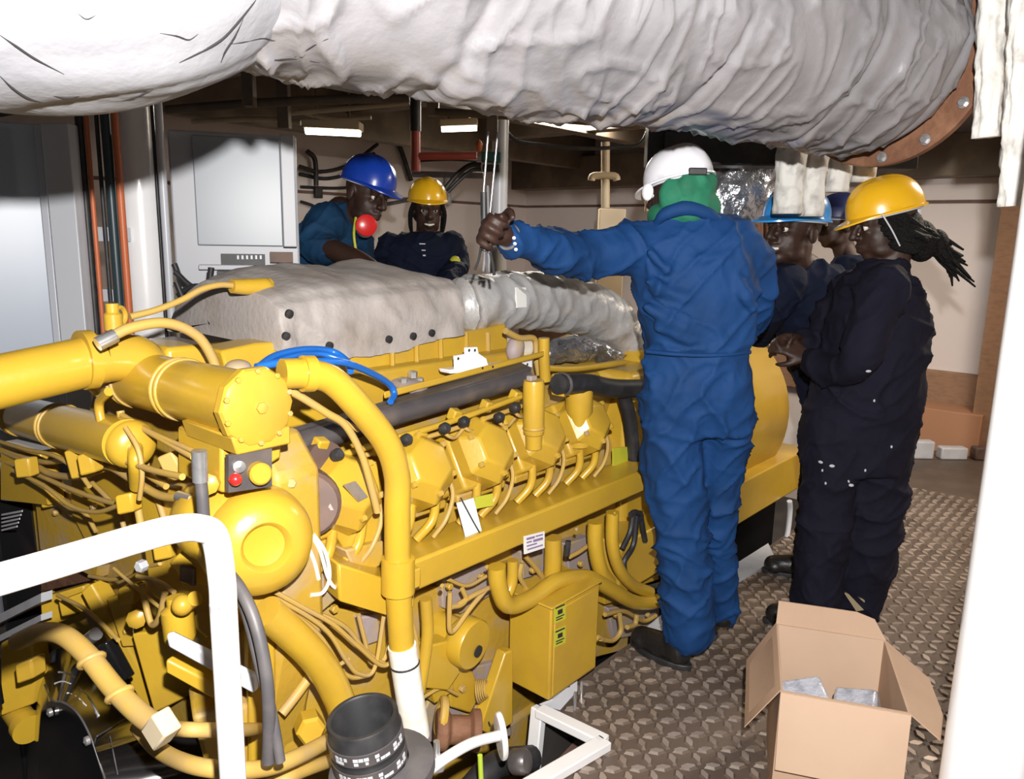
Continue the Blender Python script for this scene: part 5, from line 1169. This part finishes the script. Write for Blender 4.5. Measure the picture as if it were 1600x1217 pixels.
# adjuster strap and cloth under the back of the helmet
sc = M(); sc.ell(g.q(0, -.035, -.035), (.080, .076, .085), g.H); sc.ell(A(1068, 330, h=HB), (.088, .08, .055)); sc.ell(A(1052, 306, h=HB-.045), (.05, .045, .06)); sc.ell(A(1080, 290, h=HB-.06), (.055, .035, .05)); sc.ell(A(1040, 338, h=HB-.01), (.05, .06, .045)); sc.ell(A(1098, 325, h=HB-.01), (.05, .06, .05)); sc.capsule([g.q(-.02, -.09, .03), g.q(.03, -.095, .03)], [.03, .03])
blob(sc, 'neck_scarf', GRN, g.root, .008, 4, creases(.6, 4.), label='green neck scarf')
M().box(A(1090, 268, h=HB-.095), (.055, .02, .022), Matrix((R0, HEAD, Z)).transposed()).build('strap_buckle', BLACKR, g.root, bevel=.004)
M().ell(A(1012, 300, h=HB-.03), (.013, .02, .027)).build('ear_defender', HWHT, g.root, label='white ear defender')
b1 = g.boot(gz(1078, 1052)+HEAD*.02, (HEAD*.72-R0*.69), top=P_[0]*0+A(1080, 985, h=HB+.02))
g.boot(gz(1118, 1004)+HEAD*.02, (HEAD*.9-R0*.3), top=A(1130, 960, h=HB+.19))
wt = M(); wt.ring(hd.lerp(wr, .5), wr-hd, .033, .005); wt.build('wrist_watch', STEEL, g.root)
col = M(); col.tube([A(1026, 348, h=HB-.05), A(1040, 334, h=HB-.075), A(1072, 325, h=HB-.085), A(1104, 333, h=HB-.075), A(1126, 346, h=HB-.05)], [.012, .02, .024, .02, .012], 12, 6); col.build('collar', BLUE, g.cloth)
m = M(); m.tube([A(1011, 549, h=HB-.07), A(1050, 553, h=HB-.122), A(1092, 555, h=HB-.130), A(1135, 554, h=HB-.122), A(1172, 550, h=HB-.07)], .007, 10, 6); m.build('waist_seam', BLUE, g.cloth)
m = M()
for k in range(3): m.lathe([(.005, 0), (.005, .003), (0, .004)], A(803+k*1.5, 372+k*9, h=2.18), -HEAD, 10)
m.build('cuff_stud', STEEL, g.cloth)

# ---------------------------------------------------------------- 2: woman in navy at the right
HW = 2.84
f2 = gz(1330, 992); g = Fig(Vector((f2.x, f2.y, 0)), 'person in dark navy coverall and yellow helmet with braided ponytail, standing behind the cardboard box')
g.rows([(404, 1356, 1418, HW, .06), (420, 1346, 1416, HW, .075), (434, 1328, 1424, HW, .10), (455, 1312, 1436, HW, .14), (500, 1298, 1446, HW, .165), (550, 1288, 1444, HW, .165), (600, 1276, 1436, HW, .155), (640, 1264, 1428, HW, .15), (690, 1256, 1424, HW, .15), (730, 1254, 1418, HW, .14)])
P_, r_ = leg([(715, 1252, 1340), (770, 1250, 1334), (830, 1246, 1326), (890, 1243, 1318), (945, 1242, 1314)], HW-.02, HW-.06); g.limb(P_, r_)
P_, r_ = leg([(715, 1320, 1420), (770, 1318, 1412), (830, 1312, 1404), (890, 1306, 1392), (925, 1304, 1380), (945, 1306, 1374)], HW, HW+.02); g.limb(P_, r_)
g.limb([A(1380, 452, h=HW-.13), A(1362, 500, h=HW-.18), A(1338, 568, h=HW-.17), A(1300, 578, h=HW-.08), A(1268, 562, h=HW+.02)], [.085, .075, .066, .058, .045])
g.limb([A(1330, 455, h=HW+.12), A(1300, 500, h=HW+.16), A(1275, 545, h=HW+.15), A(1256, 535, h=HW+.12)], [.075, .065, .058, .045])
g.hand(A(1262, 558, h=HW+.03), -R0*.9+Z*.45+HEAD*.2, HEAD*.7-Z*.5, side=1, curl=(35, 45, 35), size=.98)
g.hand(A(1254, 534, h=HW+.11), -R0*.9+Z*.1, -Z*.6-HEAD*.5, side=1, curl=(35, 45, 35), size=.95)
fw2 = (-R0*.95+HEAD*.16-Z*.16)
g.head(A(1384, 352, h=HW), fw2, neck=A(1385, 425, h=HW), size=1.03)
g.finish(NAVY, seed=7.7, amp=1.1)
g.hat(HYEL, tilt=6, size=.97, dz=.048, peak=.042)
hb = M()
random.seed(11)
for k in range(26):
    t = k/25; a = g.q(-.070, .05-.10*t, .045-.07*t+.02*random.random()); mid = g.q(-.088+.02*random.random(), -.035-.06*t, -.01-.05*t); kn = g.q(-.02+.05*random.random(), -.165, -.055-.04*random.random())
    e = kn+g.H @ Vector((random.uniform(-.02, .02), -.03-.05*random.random(), -.05-.05*random.random())); hb.capsule([a, mid, kn, e], [.0085, .0095, .009, .004], 8, 5)
hb.ell(g.q(0, -.06, -.02), (.079, .062, .078), g.H); hb.ell(g.q(0, -.11, -.07), (.058, .056, .075), g.H); hb.ell(g.q(0, -.16, -.085), (.038, .04, .05), g.H)
for k in range(44):
    t = k/43; ph = random.uniform(-.012, .012); z0 = .04-.13*t
    hb.capsule([g.q(-.074-.008*sin(pi*t), .046-.05*t+ph, z0+.01), g.q(-.086-.004*sin(pi*t), -.03-.03*t, z0-.012+ph), g.q(-.076+.02*random.random(), -.09, -.02-.07*t+ph), g.q(-.04+.05*random.random(), -.145, -.05-.06*t), g.q(-.01+.04*random.random(), -.185-.02*random.random(), -.09-.04*random.random())], [.0062, .0075, .0075, .0075, .005], 7, 4)
hr_ = hb.build('braided_hair', HAIR, g.root)
m = M()
for k in range(12):
    kn = g.q(0, -.16, -.085); m.capsule([kn, kn+g.H @ Vector((random.uniform(-.03, .03), -.05*random.random()-.0, -.05)), kn+g.H @ Vector((random.uniform(-.05, .05), random.uniform(-.12, -.03), -.09-.09*random.random()))], [.016, .012, .003], 8, 4)
m.build('ponytail', HAIR, hr_)
M().tube([A(1378, 334, h=HW-.115), A(1388, 350, h=HW-.12), A(1395, 362, h=HW-.118), A(1406, 384, h=HW-.1)], .0028, 8, 4).tube([A(1436, 386, h=HW-.07), A(1452, 377, h=HW-.05)], .003, 8, smooth=False).build('hair_beads', GREYP, hr_)
M().box(A(1426, 330, h=HW-.03), (.04, .05, .05), g.H, ).build('helmet_tab', GREYP, g.root, bevel=.012)
bt2 = g.boot(gz(1358, 976), (-R0*.8+HEAD*.3), top=A(1342, 930, h=HW+.02))
M().prism([A(1318, 925, h=HW-.085), A(1326, 928, h=HW-.085), A(1350, 953, h=HW-.08), A(1338, 955, h=HW-.08)], HEAD*.012).build('reflective_strip', GOLD, bt2)
M().prism([A(1342, 934, h=HW-.08), A(1347, 935, h=HW-.08), A(1364, 947, h=HW-.07), A(1358, 948, h=HW-.07)], HEAD*.012).build('reflective_strip', GOLD, bt2)
g.boot(gz(1298, 985)+HEAD*.0, (-R0*.85+HEAD*.2), top=A(1280, 938, h=HW-.05))
PAINTD = mat('paint_splash', (.45, .45, .5), .6)
spl = [(1282, 722), (1285, 735), (1290, 755), (1330, 758), (1326, 752), (1352, 735), (1357, 580), (1366, 626), (1393, 698), (1300, 728)]
def splashes(fig):
    """dried paint specks that sit on the surface of the cloth"""
    from mathutils.bvhtree import BVHTree
    me = fig.cloth.data; off = wloc(fig.cloth); bv = BVHTree.FromPolygons([v.co+off for v in me.vertices], [list(p.vertices) for p in me.polygons])
    m = M()
    for i, (px, py) in enumerate(spl):
        d = (A(px, py, d=1)-EYE).normalized(); hit, nrm, _, _ = bv.ray_cast(EYE, d)
        if hit: m.ell(hit, (.004+.006*(i % 3 == 0), .006, .0035), frame_of(nrm), 8, 6)
    m.build('paint_splash', PAINTD, fig.cloth)
splashes(g)

# ---------------------------------------------------------------- 3: smiling man leaning on the generator
HS = 3.2
fs = A(1318, 880, z=0); g = Fig(Vector((fs.x, fs.y, 0)), 'person smiling in dark navy jacket and light blue helmet, leaning forward over the generator')
g.rows([(408, 1222, 1292, HS, .07), (425, 1212, 1316, HS, .11), (450, 1204, 1332, HS, .13), (490, 1204, 1342, HS+.03, .14), (540, 1222, 1352, HS+.08, .14), (600, 1246, 1368, HS+.12, .14), (660, 1262, 1376, HS+.15, .135), (700, 1268, 1376, HS+.16, .12)])
for (x0, x1, hh) in ((1290, 1285, HS+.12), (1345, 1345, HS+.22)):
    a = A(x0, 690, h=hh); b_ = A(x1, 700, h=hh); g.limb([a, Vector((b_.x, b_.y, .5)), Vector((b_.x, b_.y, .1))], [.10, .085, .07]); g.boot((b_.x+R0.x*.05, b_.y+R0.y*.05, 0), -R0+HEAD*.2, top=Vector((b_.x, b_.y, .15)))
g.limb([A(1232, 440, h=HS-.10), A(1208, 485, h=HS-.06), A(1186, 525, h=HS+.12)], [.075, .065, .05])
g.limb([A(1300, 440, h=HS+.13), A(1262, 500, h=HS+.3), A(1205, 520, h=HS+.4)], [.075, .065, .05])
g.hand(A(1184, 527, h=HS+.13), -R0*.8+HEAD*.5, -Z, side=-1, curl=(20, 25, 20))
g.head(A(1240, 360, h=HS-.06), (-R0*.86-HEAD*.46+Z*.03), u=(Z+R0*.05), neck=A(1262, 425, h=HS+.02), size=1.15, smile=True)
g.finish(NAVY2, seed=3.1, cname='jacket')
g.hat(HLBL, tilt=0, size=.94, dz=.042, peak=.045)
M().tube([A(1222, 432, h=HS-.12), A(1216, 445, h=HS-.13), A(1208, 452, h=HS-.13)], .006, 8, 4).tube([A(1234, 430, h=HS-.13), A(1226, 445, h=HS-.14), A(1222, 460, h=HS-.14)], .006, 8, 4).build('collar_cord', GREYP, g.root)

# ---------------------------------------------------------------- 4: person mostly hidden behind
HH = 4.1
fh = gz(1404, 812); g = Fig(Vector((fh.x, fh.y, 0)), 'person in dark clothes mostly hidden behind the one in navy coverall, one leg showing')
g.rows([(398, 1306, 1352, HH, .07), (412, 1300, 1376, HH, .11), (450, 1300, 1392, HH, .14), (520, 1318, 1404, HH, .14), (590, 1340, 1412, HH, .14), (640, 1346, 1414, HH, .13)])
P_, r_ = leg([(630, 1372, 1416), (700, 1378, 1416), (760, 1388, 1414), (795, 1394, 1412)], HH, HH); g.limb(P_, r_)
P_, r_ = leg([(630, 1345, 1392), (700, 1348, 1388), (760, 1350, 1380), (795, 1352, 1376)], HH+.05, HH+.1); g.limb(P_, r_)
g.limb([A(1380, 430, h=HH), A(1384, 500, h=HH-.05), A(1350, 540, h=HH-.2)], [.07, .06, .045]); g.limb([A(1310, 430, h=HH), A(1296, 480, h=HH-.02), A(1280, 500, h=HH-.1)], [.07, .06, .045])
g.hand(A(1278, 502, h=HH-.11), -R0, -Z, curl=(20, 25, 20)); g.hand(A(1348, 541, h=HH-.21), -R0, -Z, curl=(20, 25, 20))
g.head(A(1312, 352, h=HH), -R0+HEAD*.1, neck=A(1326, 405, h=HH))
g.finish(NAVY2, seed=5.1, voxb=.008, voxc=.011)
g.hat(mat('dark_blue_helmet_plastic', (.008, .012, .06), .4), tilt=0, size=1.0, dz=.04)
g.boot(gz(1412, 812), -R0+HEAD*.2, top=A(1402, 795, h=HH)); g.boot(Vector((P_[-1].x+R0.x*.06, P_[-1].y+R0.y*.06, 0)), -R0+HEAD*.2, top=P_[-1])

# ---------------------------------------------------------------- 5: man in blue helmet bending behind the engine
HL = 3.62
a = A(510, 480, h=HL); g = Fig(Vector((a.x, a.y, 0)), 'person in blue coverall and blue helmet bending over the engine, red ear muff at neck')
g.rows([(318, 506, 552, HL, .07), (334, 486, 556, HL, .11), (360, 468, 558, HL, .14), (392, 460, 560, HL, .15), (430, 457, 562, HL, .15), (490, 458, 556, HL+.02, .15), (550, 462, 552, HL+.04, .14), (600, 464, 548, HL+.05, .13)])
for x in (484, 530):
    b_ = A(x, 600, h=HL+.06); g.limb([b_, Vector((b_.x, b_.y, .5)), Vector((b_.x, b_.y, .1))], [.10, .085, .07]); g.boot((b_.x-R0.x*.05, b_.y-R0.y*.05, 0), R0-HEAD*.4, top=Vector((b_.x, b_.y, .15)))
g.limb([A(508, 348, h=HL-.13), A(494, 378, h=HL-.2), A(512, 388, h=HL-.24)], [.085, .075, .062])
g.b.capsule([A(508, 384, h=HL-.24), A(530, 394, h=HL-.30), A(560, 405, h=HL-.36), A(582, 417, h=HL-.42)], [.046, .045, .038, .03], 14, 5)
g.hand(A(580, 416, h=HL-.42), R0*.8-HEAD*.4-Z*.4, -Z, curl=(25, 30, 25))
g.limb([A(548, 350, h=HL+.12), A(562, 385, h=HL+.05), A(566, 420, h=HL-.1)], [.075, .062, .045])
g.hand(A(566, 422, h=HL-.1), R0*.5-HEAD*.3-Z*.7, -HEAD, curl=(25, 30, 25))
g.head(A(573, 303, h=HL-.05), (R0*.72-HEAD*.52-Z*.26), u=(Z+R0*.22), neck=A(533, 330, h=HL), size=1.1)
g.finish(BLUE2, seed=9.1)
g.hat(HBLU, tilt=-2, size=.93, dz=.045, peak=.045)
em = M(); em.lathe([(0, -.02), (.035, -.018), (.046, -.005), (.046, .012), (.03, .02), (0, .02)], A(572, 352, h=HL-.2), (-HEAD*.8+R0*.3), 24); emo = em.build('ear_muff', RED, g.root, label='red ear muff cup')
M().lathe([(.028, -.022), (.042, -.02), (.044, -.034), (.025, -.036)], A(572, 356, h=HL-.2), (-HEAD*.8+R0*.3), 20).build('muff_cushion', BLACKR, emo)
M().tube([A(556, 340, h=HL-.16), A(553, 365, h=HL-.2), A(556, 392, h=HL-.2)], .006, 8, 4).build('lanyard', STICKY, g.root)
m = M().capsule([g.q(-.075, .0, .05), g.q(-.082, -.06, .04), g.q(-.05, -.1, .03)], .018, 10, 4); m.build('helmet_strap', GREYP, g.root)

# ---------------------------------------------------------------- 6: woman in yellow helmet behind the engine
HY = 4.2
a = A(660, 480, h=HY); g = Fig(Vector((a.x, a.y, 0)), 'person in dark jacket and yellow helmet smiling, standing behind the insulated engine cover')
g.rows([(362, 645, 690, HY, .065), (370, 618, 704, HY, .10), (385, 600, 714, HY, .13), (412, 592, 720, HY, .14), (450, 600, 716, HY, .14), (520, 606, 708, HY, .13), (570, 602, 712, HY, .13)])
for x in (634, 682):
    b_ = A(x, 570, h=HY); g.limb([b_, Vector((b_.x, b_.y, .5)), Vector((b_.x, b_.y, .1))], [.10, .085, .07]); g.boot((b_.x+HEAD.x*.05, b_.y+HEAD.y*.05, 0), -HEAD, top=Vector((b_.x, b_.y, .15)))
g.limb([A(610, 382, h=HY-.02), A(598, 415, h=HY-.05), A(620, 440, h=HY-.25)], [.07, .065, .05]); g.limb([A(704, 382, h=HY-.02), A(714, 412, h=HY-.05), A(700, 440, h=HY-.25)], [.07, .065, .05])
g.hand(A(622, 441, h=HY-.26), R0*.3-HEAD*.9-Z*.2, -Z, curl=(20, 25, 20)); g.hand(A(698, 441, h=HY-.26), -R0*.3-HEAD*.9-Z*.2, -Z, curl=(20, 25, 20))
g.head(A(668, 328, h=HY), (-HEAD*.92+R0*.22-Z*.10), neck=A(666, 372, h=HY+.02), size=1.02, smile=True)
g.finish(NAVY2, seed=2.2, cname='jacket')
g.hat(HYEL, tilt=-3, size=.93, dz=.052, peak=.025)
hb = M(); random.seed(2)
for k in range(12):
    sx = -1 if k < 8 else 1; t = (k % 8)/7
    hb.capsule([g.q(sx*-.07*-1 if False else sx*.07, .04-.1*t, .04), g.q(sx*.088, .02-.08*t, -.02), g.q(sx*.085, .0-.06*t, -.09), g.q(sx*.075, -.02, -.14)], [.010, .011, .010, .006], 8, 4)
hb.ell(g.q(0, -.05, .0), (.082, .07, .09), g.H); hb.build('braided_hair', HAIR, g.root)
M().box(A(660, 381, h=HY-.15), (.03, .006, .005), RY).box(A(662, 391, h=HY-.155), (.02, .006, .005), RY).box(A(663, 399, h=HY-.16), (.014, .006, .007), RY).build('chest_print', GREYP, g.root)
M().ell(A(711, 410, h=HY-.12), (.03, .03, .035)).build('yellow_glove_cuff', STICKY, g.root)
bpy.context.view_layer.update()
